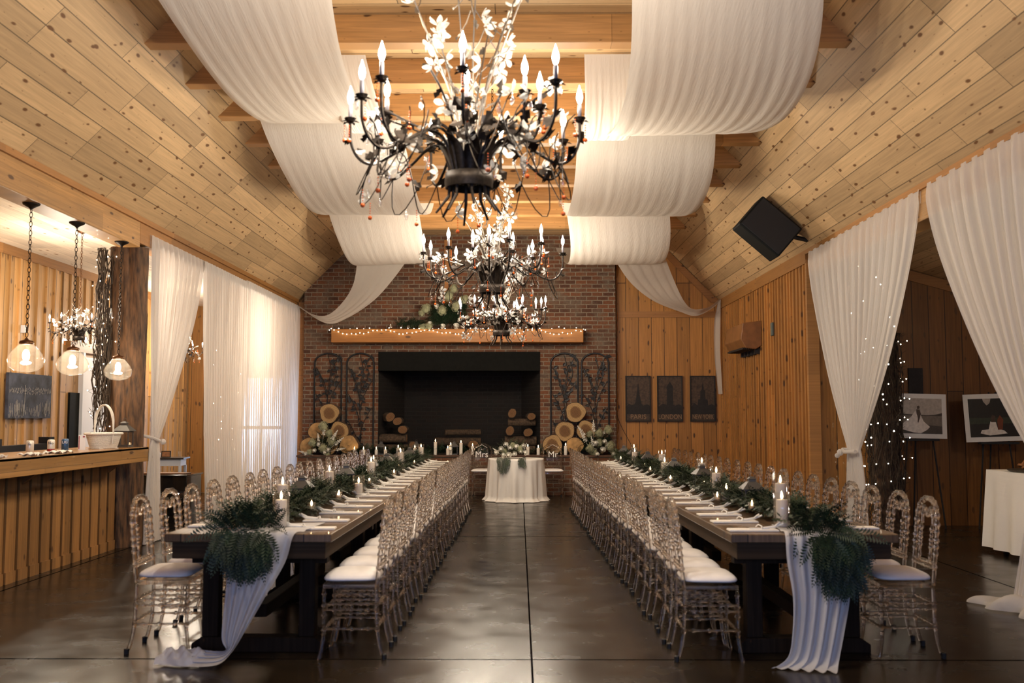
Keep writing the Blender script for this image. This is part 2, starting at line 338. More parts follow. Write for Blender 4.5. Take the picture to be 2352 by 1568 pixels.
# ties
for k in range(-5, 9):
    y = 8.34+1.055*k; hw = 0
    m = MB().prism([(XL+HF-HE-.27, HF-.25), (XR-(HF-HE)+.27, HF-.25), (XR-(HF-HE)+.02, HF), (XL+HF-HE-.02, HF)], y, y+.165)
    o = m.build('ceiling_tie', M['beam'], bevel=.006)
    tag(o, 'knotty pine tie beam crossing under the vaulted ceiling, '+(ORD[13-k-5 if False else 8-k]+' from the brick chimney' if k < 8 else 'nearest the brick chimney'), 'beam', 'pine tie beams under the ceiling')
# header beams along both sides
o = MB().box(XL-.24, XL, YB, 11.0, 3.33, HE).build('header_beam', M['header'], bevel=.008); tag(o, 'long pine header beam above the bar counter, pendants hanging beneath', 'beam')
b = MB().box(XL-.22, XL, 11.0, YE, 3.38, HE+.02); struct(b.build('trim_2', M['trim']))
struct(MB().box(XL-.01, XL+.03, YB, YE, HE-.03, HE+.05).build('trim_3', M['trim']))
struct(MB().box(XR-.03, XR+.01, YB, YE, HE-.03, HE+.05).build('trim_4', M['trim']))
o = MB().box(XR, XR+.24, YB, 13.25, 3.32, HE+.02).build('header_beam', M['header'], bevel=.008); tag(o, 'pine header beam above the gathered white curtains by the photo display', 'beam')
# right board-and-batten wall between the end wall and the corner
b = MB().box(XR, XR+.12, 13.25, YE+.1, 0, HE)
y = 13.42
while y < YE: b.box(XR-.022, XR, y-.022, y+.022, 0, HE-.12); y += .17 if int(y*10) % 2 else .15
struct(b.build('wall_right', M['cedarZY']))
struct(MB().box(XR-.035, XR, 13.25, YE, HE-.15, HE-.02).build('trim_5', M['trim']))
struct(MB().box(XR-.03, XR+.12, 13.22, 13.3, 0, HE-.1).build('trim_6', M['trim']))
# wing behind the right curtains
struct(MB().box(4.78, XRR, YW, YW+.12, 0, 3.9).build('wall_2', M['cedarShaded'])); struct(MB().box(XR+.1, 4.78, YW, YW+.12, 0, 3.9).build('wall_4', M['cedarZX']))  # wall_2 is the same cedar with the wing's dimness put into its colour
struct(MB().box(XRR, XRR+.12, YB, YW+.1, 0, 3).build('wall_3', M['cedarZY']))
t = MB().prism([(XR+.15, 3.62), (XRR, 2.46), (XRR, 2.6), (XR+.15, 3.76)], YW-.03, YW); struct(t.build('trim_7', M['trimX']))
# end wall, boarded
wb = MB().prism([(XL-2.2, 0), (-2.9, 0), (-2.9, HF+.1), (XL+FT, HF+.1), (XL, HE), (XL-2.2, HE)], YE, YE+.15)
wb.prism([(.6, 0), (XR+.1, 0), (XR+.1, HE), (XR-FT, HF+.1), (.6, HF+.1)], YE, YE+.15).box(-2.9, .6, YE, YE+.15, 2.75, HF+.1).box(-2.9, .6, YE, YE+.15, 0, .72)
struct(wb.build('wall_back', M['cedarZX']))
struct(MB().box(1.83, XR-.02, YE-.035, YE, 3.335, 3.45).build('trim_8', M['trimX']))
r = .5
t = MB().prism([(XR-.02, HE-.02), (XR-FT+.02, HF-.02), (XR-FT-.14, HF-.02), (XR-.18, HE-.02)], YE-.04, YE); struct(t.build('trim_9', M['trimX']))
struct(MB().box(XL+.02, XL+.14, YE-.12, YE, 0, HE-.02).build('trim_10', M['trim']))
# left wing walls
b = MB().box(XLL-.12, XLL, YB, YE+.1, 0, 3.6)
y = -2.4
while y < YE:
    if not 13.85 < y < 15.2: b.box(XLL, XLL+.022, y-.025, y+.025, 0, 3.45)
    else: b.box(XLL, XLL+.022, y-.025, y+.025, 2.42, 3.45)
    y += .24
struct(b.build('wall_left', M['barwall']))
struct(MB().box(XLL, XLL+.03, YB, YE, 3.44, 3.56).build('trim_11', M['trim']))
# rear walls behind the camera
struct(MB().box(XLL-.1, XRR, YB-.12, YB, 0, 1.0).box(XLL-.1, XRR, YB-.12, YB, 2.7, HF+.1).box(XLL-.1, -3.2, YB-.12, YB, 1, 2.7).box(3.0, XRR, YB-.12, YB, 1, 2.7).build('wall_front', M['cedarZX']))
w = MB()
for x in (-3.2, -1.7, -.1, 1.5, 2.95): w.box(x, x+.06, YB-.1, YB-.03, 1.0, 2.7)
w.box(-3.2, 3.0, YB-.1, YB-.03, 1.0, 1.06).box(-3.2, 3.0, YB-.1, YB-.03, 2.64, 2.7); w = struct(w.build('window_1', M['white']))
MB().box(-3.2, 3.0, YB-.075, YB-.07, 1.0, 2.7).build('pane', M['glass'], w)
# white door with dark doorway on the bar wall
d = MB().box(XLL, XLL+.05, 14.32, 14.95, 0, 2.3).box(XLL, XLL+.07, 14.26, 14.32, 0, 2.36).box(XLL, XLL+.07, 14.95, 15.02, 0, 2.36).build('door_1', M['white'])
struct(d); struct(MB().box(XLL, XLL+.06, 13.85, 15.2, 2.36, 2.5).build('trim_12', M['trim']))
struct(MB().box(XLL, XLL+.03, 13.95, 14.25, 0, 1.78).build('doorway_shade', M['steel']))  # flat black panel painting the shade inside an open doorway
# glazed door far behind the sheer curtain
d = MB(); X0, X1 = -5.35, -4.45
d.box(X0, X0+.08, YE-.06, YE, 0, 2.25).box(X1-.08, X1, YE-.06, YE, 0, 2.25).box(X0, X1, YE-.06, YE, 2.17, 2.25).box(X0, X1, YE-.06, YE, 0, .25).box(X0, X1, YE-.06, YE, 1.2, 1.26).box((X0+X1)/2-.02, (X0+X1)/2+.02, YE-.06, YE, 0, 2.2)
d = struct(d.build('door_3', M['white'])); sk = emit('daylight_pane', (.55,.70,1.0), 4.2, 'AUTO'); MB().box(X0+.06, X1-.06, YE-.04, YE-.03, .2, 2.2).build('pane', sk, d)

# ------------------------------------------------------------------ brick chimney, hearth, firebox
X0, X1, YF = -4.08, 1.83, 18.8                  # chimney face
FX0, FX1, FZ0, FZ1 = -2.66, .40, .73, 2.66
c = empty('brick_fireplace', (-1.1, 18.8, 0), 0, 'tall red brick fireplace and chimney breast filling the end wall', 'fireplace')
def rel(o, p): o.parent = p; o.matrix_parent_inverse = Matrix.Translation(-V(p.location)); return o
hx = lambda x: HF+.08 if XL+FT <= x <= XR-FT else (HE+.04+(x-XL) if x < XL+FT else HE+.04+(XR-x))
b = MB()
b.prism([(X0, 0), (FX0, 0), (FX0, hx(FX0)), (XL+FT, HF+.04), (X0, hx(X0))], YF, YE)
b.prism([(FX1, 0), (X1, 0), (X1, HF+.04), (FX1, HF+.04)], YF, YE)
b.box(FX0, FX1, YF, YE, FZ1, HF+.06)
rel(b.build('chimney_breast', M['brick']), c)
rel(MB().box(X0+.02, X1, 18.33, YF+.02, 0, .70).build('hearth', M['brick'], bevel=.01), c)
rel(MB().box(X0, X1+.02, 18.30, YF+.02, .70, .735).build('hearth_slab', mat('hearth_slab', (.09,.045,.025), .7, noise=.4, nscale=12), bevel=.008), c)
b = MB(); yb = 20.1
b.quad((FX0, YF+.05, FZ0), (FX0+.35, yb, FZ0), (FX0+.35, yb, FZ1), (FX0, YF+.05, FZ1)); b.quad((FX1, YF+.05, FZ0), (FX1, YF+.05, FZ1), (FX1-.35, yb, FZ1), (FX1-.35, yb, FZ0))
b.box(FX0+.3, FX1-.3, yb, yb+.05, FZ0, FZ1).box(FX0, FX1, YF+.05, yb, FZ1, FZ1+.05).box(FX0, FX1, YF+.02, yb, FZ0-.05, FZ0)
rel(b.build('firebox', M['soot']), c)
rel(MB().box(FX0, FX1, YF-.02, YF+.06, 2.30, FZ1).build('steel_hood', M['steel'], bevel=.004), c)
sb = MB()
for i in range(int((FX1-FX0)/.075)): sb.box(FX0+i*.075+.004, FX0+(i+1)*.075-.004, YF-.008, YF+.05, FZ1+.005, FZ1+.155)
rel(sb.build('lintel_course', M['brick']), c)
# scalloped bark strip where brick meets board
b = MB(); z = .75
while z < 4.3:
    h = random.uniform(.16, .3); b.ball((X1+.035, YE-.05, z+h/2), h/2, 7, 5, .25, .2, 1); z += h*.95
tag(b.build('bark_edging', M['mantle'], smooth=True), 'rough live-edge bark strip beside the brick chimney', 'trim')
o = MB().box(-3.50, 1.20, 18.46, YF, 2.815, 3.07).build('mantel_beam', M['mantle'], bevel=.012); tag(o, 'thick orange wooden mantel beam on the brick chimney', 'mantel')
# kick of wood post behind chandelier
o = MB().box(-1.42, -1.28, YF-.03, YF, 3.25, HF-.1).build('wood_post', M['mantle']); tag(o, 'narrow wooden upright on the brick above the mantel flowers', 'post')

# cut logs standing on end in two pyramids
def round_log(x, z, r, y=18.56, ring=0, lab='', grp='log rounds stacked on the hearth', L=.22, rz=0):
    e = empty('log_round', (x, y, z), rz, lab, 'log', grp); n = 22
    rr = [r*(1+.05*sin(3*a*2*pi/n+x*7)+.03*sin(5*a*2*pi/n+z*9)) for a in range(n)]
    m = MB().prism([(rr[k]*cos(2*pi*k/n), rr[k]*sin(2*pi*k/n)) for k in range(n)], -L/2+.012, L/2); m.build('bark', M['bark'], e)
    m = MB().prism([(.94*rr[k]*cos(2*pi*k/n), .94*rr[k]*sin(2*pi*k/n)) for k in range(n)], -L/2, -L/2+.02); q = m.build('cut_face', M['logend'], e)
    q.data.materials[0] = M['logend'] if ring else M['logpale']
    return e
M['logpale'] = mat('log_pale', (.40,.235,.09), .8, noise=.25, nscale=16)
LF = 'on the hearth by the flowers nearest the sheer curtains'
for x, z, r, g, l in [(-3.52,1.50,.185,1,'ringed log round topping the pyramid nearer the sheer curtains'), (-3.72,1.155,.19,0,'plain pale log round, middle row, beside the sheer curtain corner'),
        (-3.33,1.175,.175,1,'dark-hearted log round in the middle row of the curtain-side pyramid'), (-3.52,.90,.17,0,'brown log round half hidden behind white blossoms, curtain-side pyramid'), (-3.15,.915,.18,0,'log round at the foot of the curtain-side pyramid, nearest the firebox'),
        (-3.9,.895,.16,0,'log round low behind the flowers against the curtain-side post'),
        (1.05,1.52,.19,1,'oval log round topping the pyramid nearer the city boards'), (.85,1.17,.185,1,'leaning log round in the middle row, nearer the firebox, city-board pyramid'),
        (1.24,1.19,.18,1,'dark-hearted log round in the middle row behind tall white blossoms'), (.62,.92,.185,1,'log round at the foot of the city-board pyramid, nearest the firebox'), (1.03,.90,.165,0,'log round low in the centre behind the white flowers'), (1.47,.93,.19,1,'log round at the foot beside the cedar wall')]:
    round_log(x, z+.0, r, 18.60, g, l)
# firewood inside the firebox
def firelog(x, y, z, r, L, rz, lab, face=1):
    e = empty('firewood_log', (x, y, z), rz, lab, 'log', 'firewood stacked in the firebox'); n = 14
    rr = [r*(1+.1*sin(2*a*2*pi/n+x*5)+.05*random.uniform(-1, 1)) for a in range(n)]
    MB().prism([(rr[k]*cos(2*pi*k/n), rr[k]*sin(2*pi*k/n)) for k in range(n)], -L/2+.006, L/2).build('bark', M['logbark'], e)
    MB().prism([(.92*rr[k]*cos(2*pi*k/n), .92*rr[k]*sin(2*pi*k/n)) for k in range(n)], -L/2, -L/2+.01).build('cut_face', M['logend'], e)
for a in [(-.13,19.0,1.50,.085,.35,0,'twin-hearted log end on top of the firewood stack'), (.22,19.0,1.44,.075,.35,.1,'split pale log on top of the firewood stack beside the brick'),
          (.05,18.98,1.33,.07,.52,pi/2,'barked log lying crosswise near the top of the firewood stack'), (-.17,18.98,1.17,.085,.35,0,'round log end under the crosswise log, nearer the dark firebox'),
          (.17,18.98,1.14,.085,.35,0,'round log end under the crosswise log, beside the brick'), (.03,18.98,.98,.085,.60,pi/2,'thick barked log lying crosswise at mid height of the stack'), (0,18.98,.82,.085,.62,pi/2,'barked log lying crosswise at the foot of the stack'),
          (-.86,18.95,.90,.10,.3,0,'lone log end standing in the middle of the hearth opening'), (-2.0,18.96,.88,.1,.3,.2,'lone grey log end towards the curtain side of the firebox'),
          (-2.49,19.0,1.43,.09,.3,.4,'split log with pale face high on the curtain-side woodpile'), (-2.30,19.02,1.35,.08,.3,0,'charred log end on the curtain-side woodpile'), (-2.2,19.0,1.19,.085,.3,0,'orange log end on the curtain-side woodpile'),
          (-2.40,18.98,1.03,.085,.55,pi/2,'barked log lying crosswise in the curtain-side woodpile'), (-2.38,18.98,.83,.085,.55,pi/2,'barked log at the foot of the curtain-side woodpile'),
          (-1.2,19.6,.95,.08,.9,pi/2,'long charred log deep in the firebox'), (-1.1,19.55,1.13,.06,.7,pi/2+.2,'thin charred branch lying deep in the firebox')]:
    firelog(*a)

# wrought-iron arched trellises
def trellis(x0, x1, lab, sd):
    y = YF-.03; e = empty('iron_trellis', (x0, y, .74), 0, lab, 'trellis', 'wrought-iron arched trellises by the fireplace'); w = x1-x0; rnd = random.Random(sd)
    arch = [(0,0,0), (0,0,1.70)] + [(w/2-w/2*cos(a), 0, 1.70+.19*sin(a)) for a in [pi*i/12 for i in range(1, 12)]] + [(w,0,1.70), (w,0,0)]
    MB().tube(arch, .016, 6).build('arched_frame', M['black'], e)
    vine = MB(); lf = MB()
    def stem(pts):
        P = smooth3(pts, 5); vine.tube(P, .0065, 5)
        for i in range(2, len(P)-1, 2):
            a = rnd.uniform(0, 2*pi); d = V((cos(a), 0, sin(a))); n = V((-d.z, 0, d.x)); s = rnd.uniform(.07, .12); p = P[i]
            lf.poly([p, p+d*s*.5+n*s*.3+V((0,-.006,0)), p+d*s, p+d*s*.5-n*s*.3+V((0,-.006,0))])
    for k in range(6):
        bx = w*(.3+.08*k); z0 = .25*k
        sgn = 1 if k % 2 else -1
        stem([(w*.5, 0, z0), (w*.5+sgn*w*.1, 0, z0+.28), (w*.5+sgn*w*.3, 0, z0+.5), (w*.5+sgn*w*.44, 0, z0+.62)])
    stem([(w*.5, 0, 0), (w*.55, 0, .5), (w*.48, 0, 1.0), (w*.62, 0, 1.5), (w*.5, 0, 1.85)])
    stem([(w*.5, 0, 1.0), (w*.3, 0, 1.35), (w*.1, 0, 1.6)]); stem([(w*.55, 0, 1.2), (w*.8, 0, 1.5), (w*.7, 0, 1.75)])
    vine.add(lf, Matrix()); vine.build('leafy_vine', M['black'], e)
trellis(-3.86, -3.35, 'arched black iron leaf trellis nearest the sheer curtains', 1)
trellis(-3.25, -2.74, 'arched black iron leaf trellis beside the curtain side of the firebox', 2)
trellis(.60, 1.11, 'arched black iron leaf trellis beside the firewood stack', 3)
trellis(1.18, 1.69, 'arched black iron leaf trellis nearest the cedar wall', 4)

# city boards
GLYPH = None
def text(s, size, m, parent, loc, rot=(pi/2,0,0), ext=.002, name='lettering', align='CENTER', sx=1):
    cu = D.curves.new(name, 'FONT'); cu.body = s; cu.size = size; cu.extrude = ext; cu.align_x = align; cu.align_y = 'CENTER'; cu.materials.append(m)
    t_ = D.objects.new(name, cu); COL.objects.link(t_); bpy.context.view_layer.update(); me = D.meshes.new_from_object(t_.evaluated_get(bpy.context.evaluated_depsgraph_get())); D.objects.remove(t_); o = D.objects.new(name, me); COL.objects.link(o); o.parent = parent; o.location = loc; o.rotation_euler = rot; o.scale = (sx, 1, 1); return o
def cityboard(xc, s, shape, lab):
    w, h = .48, .87; e = empty('city_board', (xc, YE-.03, 1.345), 0, lab, 'wall board', 'dark wooden city boards on the cedar wall')
    MB().box(-w/2+.012, w/2-.012, -.012, .02, .012, h-.012).build('panel', M['board'], e)
    f = MB().box(-w/2, w/2, -.03, .02, 0, .02).box(-w/2, w/2, -.03, .02, h-.02, h).box(-w/2, -w/2+.02, -.03, .02, .02, h-.02).box(w/2-.02, w/2, -.03, .02, .02, h-.02); f.build('frame', M['slate'], e)
    MB().poly([(x, -.0165, z) for x, z in shape]).build('skyline', M['slate'], e, solid=.003)
    text(s, .125, M['letters'], e, (0, -.017, .085), sx=.42/(.125*.68*len(s)))
base = [(-.22,.14),(.22,.14),(.22,.30),(.16,.33),(.10,.30)]
eif = base + [(.06,.34),(.035,.45),(.018,.58),(.006,.72),(-.006,.72),(-.018,.58),(-.035,.45),(-.06,.34),(-.12,.31),(-.18,.34),(-.22,.29)]
clk = base + [(.06,.32),(.055,.62),(.07,.63),(.05,.68),(0,.76),(-.05,.68),(-.07,.63),(-.055,.62),(-.06,.32),(-.14,.34),(-.22,.28)]
nyc = base + [(.09,.42),(.05,.42),(.045,.58),(.02,.60),(.008,.70),(0,.76),(-.008,.70),(-.02,.60),(-.045,.58),(-.05,.42),(-.09,.42),(-.1,.30),(-.17,.36),(-.22,.27)]
cityboard(2.27, 'PARIS', eif, 'dark wooden board lettered PARIS, nearest the brick chimney')
cityboard(2.875, 'LONDON', clk, 'dark wooden board lettered LONDON, between the other two')
cityboard(3.50, 'NEW YORK', nyc, 'dark wooden board lettered NEW YORK, beside the corner')

# oak heater cover and black speaker on the board wall
e = empty('wall_heater', (XR, 16.45, 2.51), 0, 'boxy orange wooden unit mounted on the board-and-batten wall', 'wall unit')
MB().prism([(0,.06),(0,.46),(-.30,.42),(-.34,.16),(-.26,.02),(-.10,0)], -.62, .62).build('cover', M['heater'], e, bevel=.012)
g = MB()
for k in range(9): g.box(-.30+k*.028, -.288+k*.028, -.58, .58, .0, .03)
g.build('louvre', M['slate'], e)
for k in range(5): MB().box(-.10, -.02, -.55+k*.24, -.47+k*.24, -.07, .01).build('bracket', M['slate'], e)
o = MB().box(XR-.05, XR-.02, 15.0, 15.1, 2.66, 2.86).build('thermostat', mat('grey_plastic', (.08,.10,.09), .5), bevel=.006); tag(o, 'small grey thermostat on the battened wall beside the wooden unit', 'thermostat')
o = MB().box(-.03, .03, -.02, .02, -.05, .05).build('wall_switch', M['white'], loc=(XLL+.04, 12.55, 2.55), bevel=.005); tag(o, 'small white switch plate high on the bar wall', 'switch')
o = MB().box(-.045, .045, -.02, .02, -.075, .075).build('wall_socket', M['black'], loc=(-4.75, YE-.02, .95), bevel=.005); tag(o, 'small black socket plate low on the boarded wall behind the piano', 'socket')
e = empty('loudspeaker', (3.215, 12.6, 3.865), 0, 'large black loudspeaker hung tilted from the sloped pine ceiling', 'loudspeaker')
c_ = MB().prism([(-.33,-.24),(.33,-.24),(.33,.24),(-.33,.24)], -.02, .42); q = c_.build('cabinet', M['spk'], e, bevel=.02)
q.rotation_euler = (0, radians(41), 0)
q = MB().box(-.31, .31, -.035, -.02, -.22, .22).build('grille', M['black'], e, bevel=.008); q.rotation_euler = (0, radians(41), 0)
q = MB().tube([(.18,.25,-.05), (.45,.3,-.1), (.56,.32,-.12)], .03, 8).build('bracket', M['black'], e)

# ------------------------------------------------------------------ chandeliers
def flower_mesh(r=.045, n=5):
    m = MB()
    for k in range(n):
        a = 2*pi*k/n
        def fn(u, v, a=a):
            t = (u-.5)*1.15; rr = r*(.18+.82*v); w = rr*sin(pi*(.25+.6*v))*1.0
            ang = a+t*(.9*sin(pi*(.2+.68*v))); return (rr*cos(ang), rr*sin(ang), r*(.55*v*v)+.1*r*cos(t*5))
        m.grid(fn, 4, 4)
    return m
def leaf_pts(m, p, d, n, s, w=.35):
    up = d.cross(n).normalized()
    m.poly([p, p+d*s*.25+n*s*w*.9, p+d*s*.45+n*s*w*.5, p+d*s*.6+n*s*w*.95+up*s*.1, p+d*s, p+d*s*.6-n*s*w*.95+up*s*.1, p+d*s*.45-n*s*w*.5, p+d*s*.25-n*s*w*.9])
def make_chandelier(name, sc, bulbs, nstem=9, top=1.0, seed=1, drops=26, flowers=30):
    rn = random.Random(seed); e = empty(name)
    S = lambda *p: tuple(c*sc for c in p)
    rb = .128
    MB().lathe([(rb*sc, -.045*sc), (rb*1.03*sc, -.01*sc), (rb*sc, .035*sc), (rb*.9*sc, .035*sc), (rb*.9*sc, -.045*sc), (rb*sc, -.045*sc)], seg=24, cap=False).build('ring_band', M['bronze'], e, smooth=True)
    for k in range(8):
        a = 2*pi*k/8+.2; c, s = cos(a), sin(a); d = rn.uniform(.15, .22)
        MB().tube([S(rb*.8*c, rb*.8*s, 0), S(rb*.85*c, rb*.85*s, -d*.5), S((rb+.05)*c, (rb+.05)*s, -d)], [.009*sc, .009*sc, .006*sc], 6).build('tail_rod', M['bronze'], e)
    lm = MB()
    for k in range(9):     # broad dark blades fanning from the ring
        a = 2*pi*k/9; r_ = V((cos(a), sin(a), 0)); t_ = V((-sin(a), cos(a), 0))
        def fn(u, v): 
            w = .045*sin(pi*min(1, .15+v*.85))*(u-.5)*2; rr = .09+.05*v+.09*v**3; return tuple(V(r_*rr+t_*w+V((0,0,.01+.26*v-.06*v**4)))*sc)
        lm.grid(fn, 2, 7)
    lm.build('blade_leaf', M['bronze'], e, smooth=True, solid=.003)
    fm = flower_mesh(.056*sc); dm = MB(); 
    dm.lathe([(.0005,-.055*sc), (.009*sc,-.045*sc), (.0125*sc,-.03*sc), (.008*sc,-.012*sc), (.001,0)], seg=8, cap=False); dm.ball((0,0,.008*sc), .006*sc, 6, 4); dm.ball((0,0,.022*sc), .004*sc, 6, 4)
    am = MB(); am.ball((0,0,-.09*sc), .0125*sc, 8, 6)
    for q in range(5): am.ball((0,0,-.065*sc+q*.014*sc), .004*sc, 5, 4)
    fl0 = dr0 = ab0 = sl0 = bu0 = None
    ends = []
    for i, (bx, by, bz, tier) in enumerate(bulbs):
        r = sqrt(bx*bx+by*by); c, s = bx/r, by/r
        if tier == 0: prof = [(.09,.0), (.15,.19), (.26,.23), (.40,.15), (.52,.09), (.60,.12), (.645,.21), (.65,bz-.17)]
        elif tier == 1: prof = [(.08,.02), (.12,.22), (.25,.30), (.40,.22), (.55,.16), (.63,.22), (.65,bz-.17)]
        else: prof = [(.05,.02), (.10,.25), (.3,.36), (.5,.34), (.62,.4), (.65,bz-.17)]
        k = r/.65
        P = smooth3([S(p*k*c if j else p*c, p*k*s if j else p*s, z) for j, (p, z) in enumerate(prof)], 5)
        mb = MB().tube(P, [.0085*sc]*len(P), 6); lf = mb
        for j in range(6, len(P)-3, 3):
            d = V((rn.uniform(-1,1), rn.uniform(-1,1), rn.uniform(-.4,.8))).normalized(); n = d.orthogonal().normalized(); leaf_pts(mb, P[j], d, n, rn.uniform(.05,.085)*sc, .5)
        # scroll wires
        q = P[len(P)*3//5]; t = V((-s, c, 0)); R_ = V((c, s, 0))
        for sg in ((1, -1) if tier == 0 else (1,)):
            L_ = rn.uniform(.11, .19)*sc; cur = [q + (t*sg*L_*u_*.8 + V((0,0,-L_*sin(u_*2.4)*1.1)) + R_*L_*.35*sin(u_*3)) for u_ in [w_/10*1.9 for w_ in range(11)]]
            mb.tube(cur, .0035*sc, 5); p_ = cur[7]
            d = V((rn.uniform(-1,1), rn.uniform(-1,1), rn.uniform(-1,.3))).normalized(); leaf_pts(mb, p_, d, d.orthogonal().normalized(), .07*sc); ends.append(cur[-1])
            ends.append(cur[5])
        cup = V((bx, by, bz-.17))*sc
        mb.lathe([(.004*sc,-.02*sc), (.02*sc,-.01*sc), (.034*sc,.012*sc), (.028*sc,.012*sc), (.008*sc,0)], tuple(cup), 10)
        for w_ in range(5):
            a = 2*pi*w_/5; d = V((cos(a), sin(a), -.25)).normalized(); leaf_pts(mb, cup, d, V((-sin(a), cos(a), 0)), .055*sc, .25)
        mb.build('arm', M['bronze'] if tier < 2 else M['silver'], e)
        if sl0 is None:
            sl0 = MB().lathe([(.011*sc,0), (.011*sc,.085*sc), (.006*sc,.09*sc)], seg=10).build('candle_sleeve', mat('sleeve_grey', (.16,.15,.17), .4) if 'sleeve_grey' not in D.materials else D.materials['sleeve_grey'], e, smooth=True); sl = sl0
            bu0 = MB().lathe([(.004*sc,0), (.012*sc,.012*sc), (.0175*sc,.035*sc), (.015*sc,.058*sc), (.007*sc,.082*sc), (.001*sc,.105*sc)], seg=10).build('bulb', M['bulb'], sl, smooth=True, loc=(0,0,.088*sc))
        else: sl = shared(sl0, 'candle_sleeve', e, (0,0,0)); shared(bu0, 'bulb', sl, (0,0,.088*sc))
        sl.location = cup
        ends.append(cup + R_*.03*sc + V((0,0,-.0))); ends.append(cup + t*.035*sc + V((0,0,-.01*sc)))
    # top spray
    tips = []
    for k in range(nstem):
        a = 2*pi*k/nstem+rn.uniform(-.3,.3); c, s = cos(a), sin(a); h = top*rn.uniform(.72, 1.0); f = rn.uniform(.12,.40)
        P = smooth3([S(.05*c,.05*s,-.02), S(.07*c,.07*s,h*.35), S(f*.6*c,f*.6*s,h*.7), S(f*c,f*s,h)], 6); mb = MB().tube(P, [.007*sc*(1-.5*i/len(P)) for i in range(len(P))], 6)
        for j in range(5, len(P), 3):
            d = V((rn.uniform(-1,1), rn.uniform(-1,1), rn.uniform(.2,1))).normalized(); tw = [P[j], P[j]+d*.06*sc, P[j]+d*.11*sc+V((0,0,.03*sc))]; mb.tube(tw, .0035*sc, 5); tips.append(tw[-1])
            leaf_pts(mb, P[j], -d, d.orthogonal().normalized(), .06*sc)
        tips.append(P[-1]); mb.build('spray_stem', M['silver'], e)
    for k in range(8):  # long low branches sweeping out
        a = 2*pi*(k+.5)/8; c, s = cos(a), sin(a); h = rn.uniform(.25,.5); f = rn.uniform(.42,.56)
        P = smooth3([S(.06*c,.06*s,0), S(.14*c,.14*s,.2), S(f*.65*c,f*.65*s,h*.8), S(f*c,f*s,h)], 6); mb = MB().tube(P, .006*sc, 6)
        for j in range(5, len(P), 2):
            d = V((rn.uniform(-1,1), rn.uniform(-1,1), rn.uniform(-.6,.8))).normalized(); leaf_pts(mb, P[j], d, d.orthogonal().normalized(), rn.uniform(.05,.09)*sc)
        tips += [P[-1], P[len(P)//2]]; mb.build('branch', M['bronze'] if k % 2 else M['silver'], e)
    pts = tips + ends[::3] + [V(b_[:3])*sc*V((.75,)*3).x + V((0,0,-.22*sc)) for b_ in bulbs]; rn.shuffle(pts)
    for i in range(flowers):
        p = V(pts[i % len(pts)]) + V([rn.uniform(-.02,.02)*sc for _ in range(3)]); rt = (rn.uniform(-1.9,1.9), rn.uniform(-1.9,1.9), rn.uniform(0,6))
        if fl0 is None: fl0 = fm.build('glass_flower', M['petal'], e, smooth=True, loc=p, rot=rt)
        else: shared(fl0, 'glass_flower', e, p, rt, (rn.uniform(.7,1.1),)*3)
    rn.shuffle(ends)
    for i in range(drops):
        p = V(ends[i % len(ends)]) + V((0,0,-.02*sc))
        if i % 2:
            if ab0 is None: ab0 = am.build('amber_drop', M['amber'], e, smooth=True, loc=p)
            else: shared(ab0, 'amber_drop', e, p)
        else:
            if dr0 is None: dr0 = dm.build('crystal_drop', M['crystal'], e, smooth=True, loc=p)
            else: shared(dr0, 'crystal_drop', e, p)
    return e
def chain(parent, z0, z1, mt, link=.05, r=.0032, name='chain'):
    m = MB(); z = z0; k = 0
    while z < z1:
        c = [(0,0,0)]*9; a = k % 2*pi/2
        m.tube([(cos(a)*link*.26*sin(t), sin(a)*link*.26*sin(t), z+link*.5-link*.5*cos(t)) for t in [2*pi*i/8 for i in range(9)]], r, 4, False); z += link*.82; k += 1
    return m.build(name, mt, parent)
BIG = [(-.646,0,.50,0), (-.55,.42,.50,0), (-.26,.60,.50,0), (.16,.63,.50,0), (.53,.43,.50,0), (.60,0,.50,0), (.45,-.55,.52,0), (0,-.62,.56,1), (-.40,-.55,.54,0), (-.52,-.40,.50,0),
       (-.43,-.12,.50,1), (0,-.27,.52,1), (.38,-.22,.50,1), (.30,-.40,.52,1)]
LIGHTS = []
for i, (y, rz, lab) in enumerate([(5.3, 0, 'largest crystal flower chandelier, hanging nearest over the aisle'), (9.9, .9, 'second crystal flower chandelier, above the middle of the aisle'), (15.2, 2.1, 'third crystal flower chandelier, lowest in view, before the mantel')]):
    e = make_chandelier('flower_chandelier', 1.0, BIG, seed=11+i, top=1.10, drops=64, flowers=64); e.location = (-.27, y, 2.72); e.rotation_euler = (0,0,rz)
    tag(e, lab, 'chandelier', 'flower chandeliers over the aisle')
    chain(e, 1.0, 2.13, M['bronze'], .045, .0035); MB().lathe([(.07,2.15), (.06,2.13), (.015,2.11)], seg=16).build('canopy', M['bronze'], e, smooth=True)
    for k in range(7):
        a = 2*pi*k/7+i; LIGHTS.append((-.27+.66*cos(a), y+.66*sin(a), 3.26 if k % 2 else 3.36, 1.0))
SM = [(.62*cos(2*pi*k/6+.3), .62*sin(2*pi*k/6+.3), .50, 0) for k in range(6)]
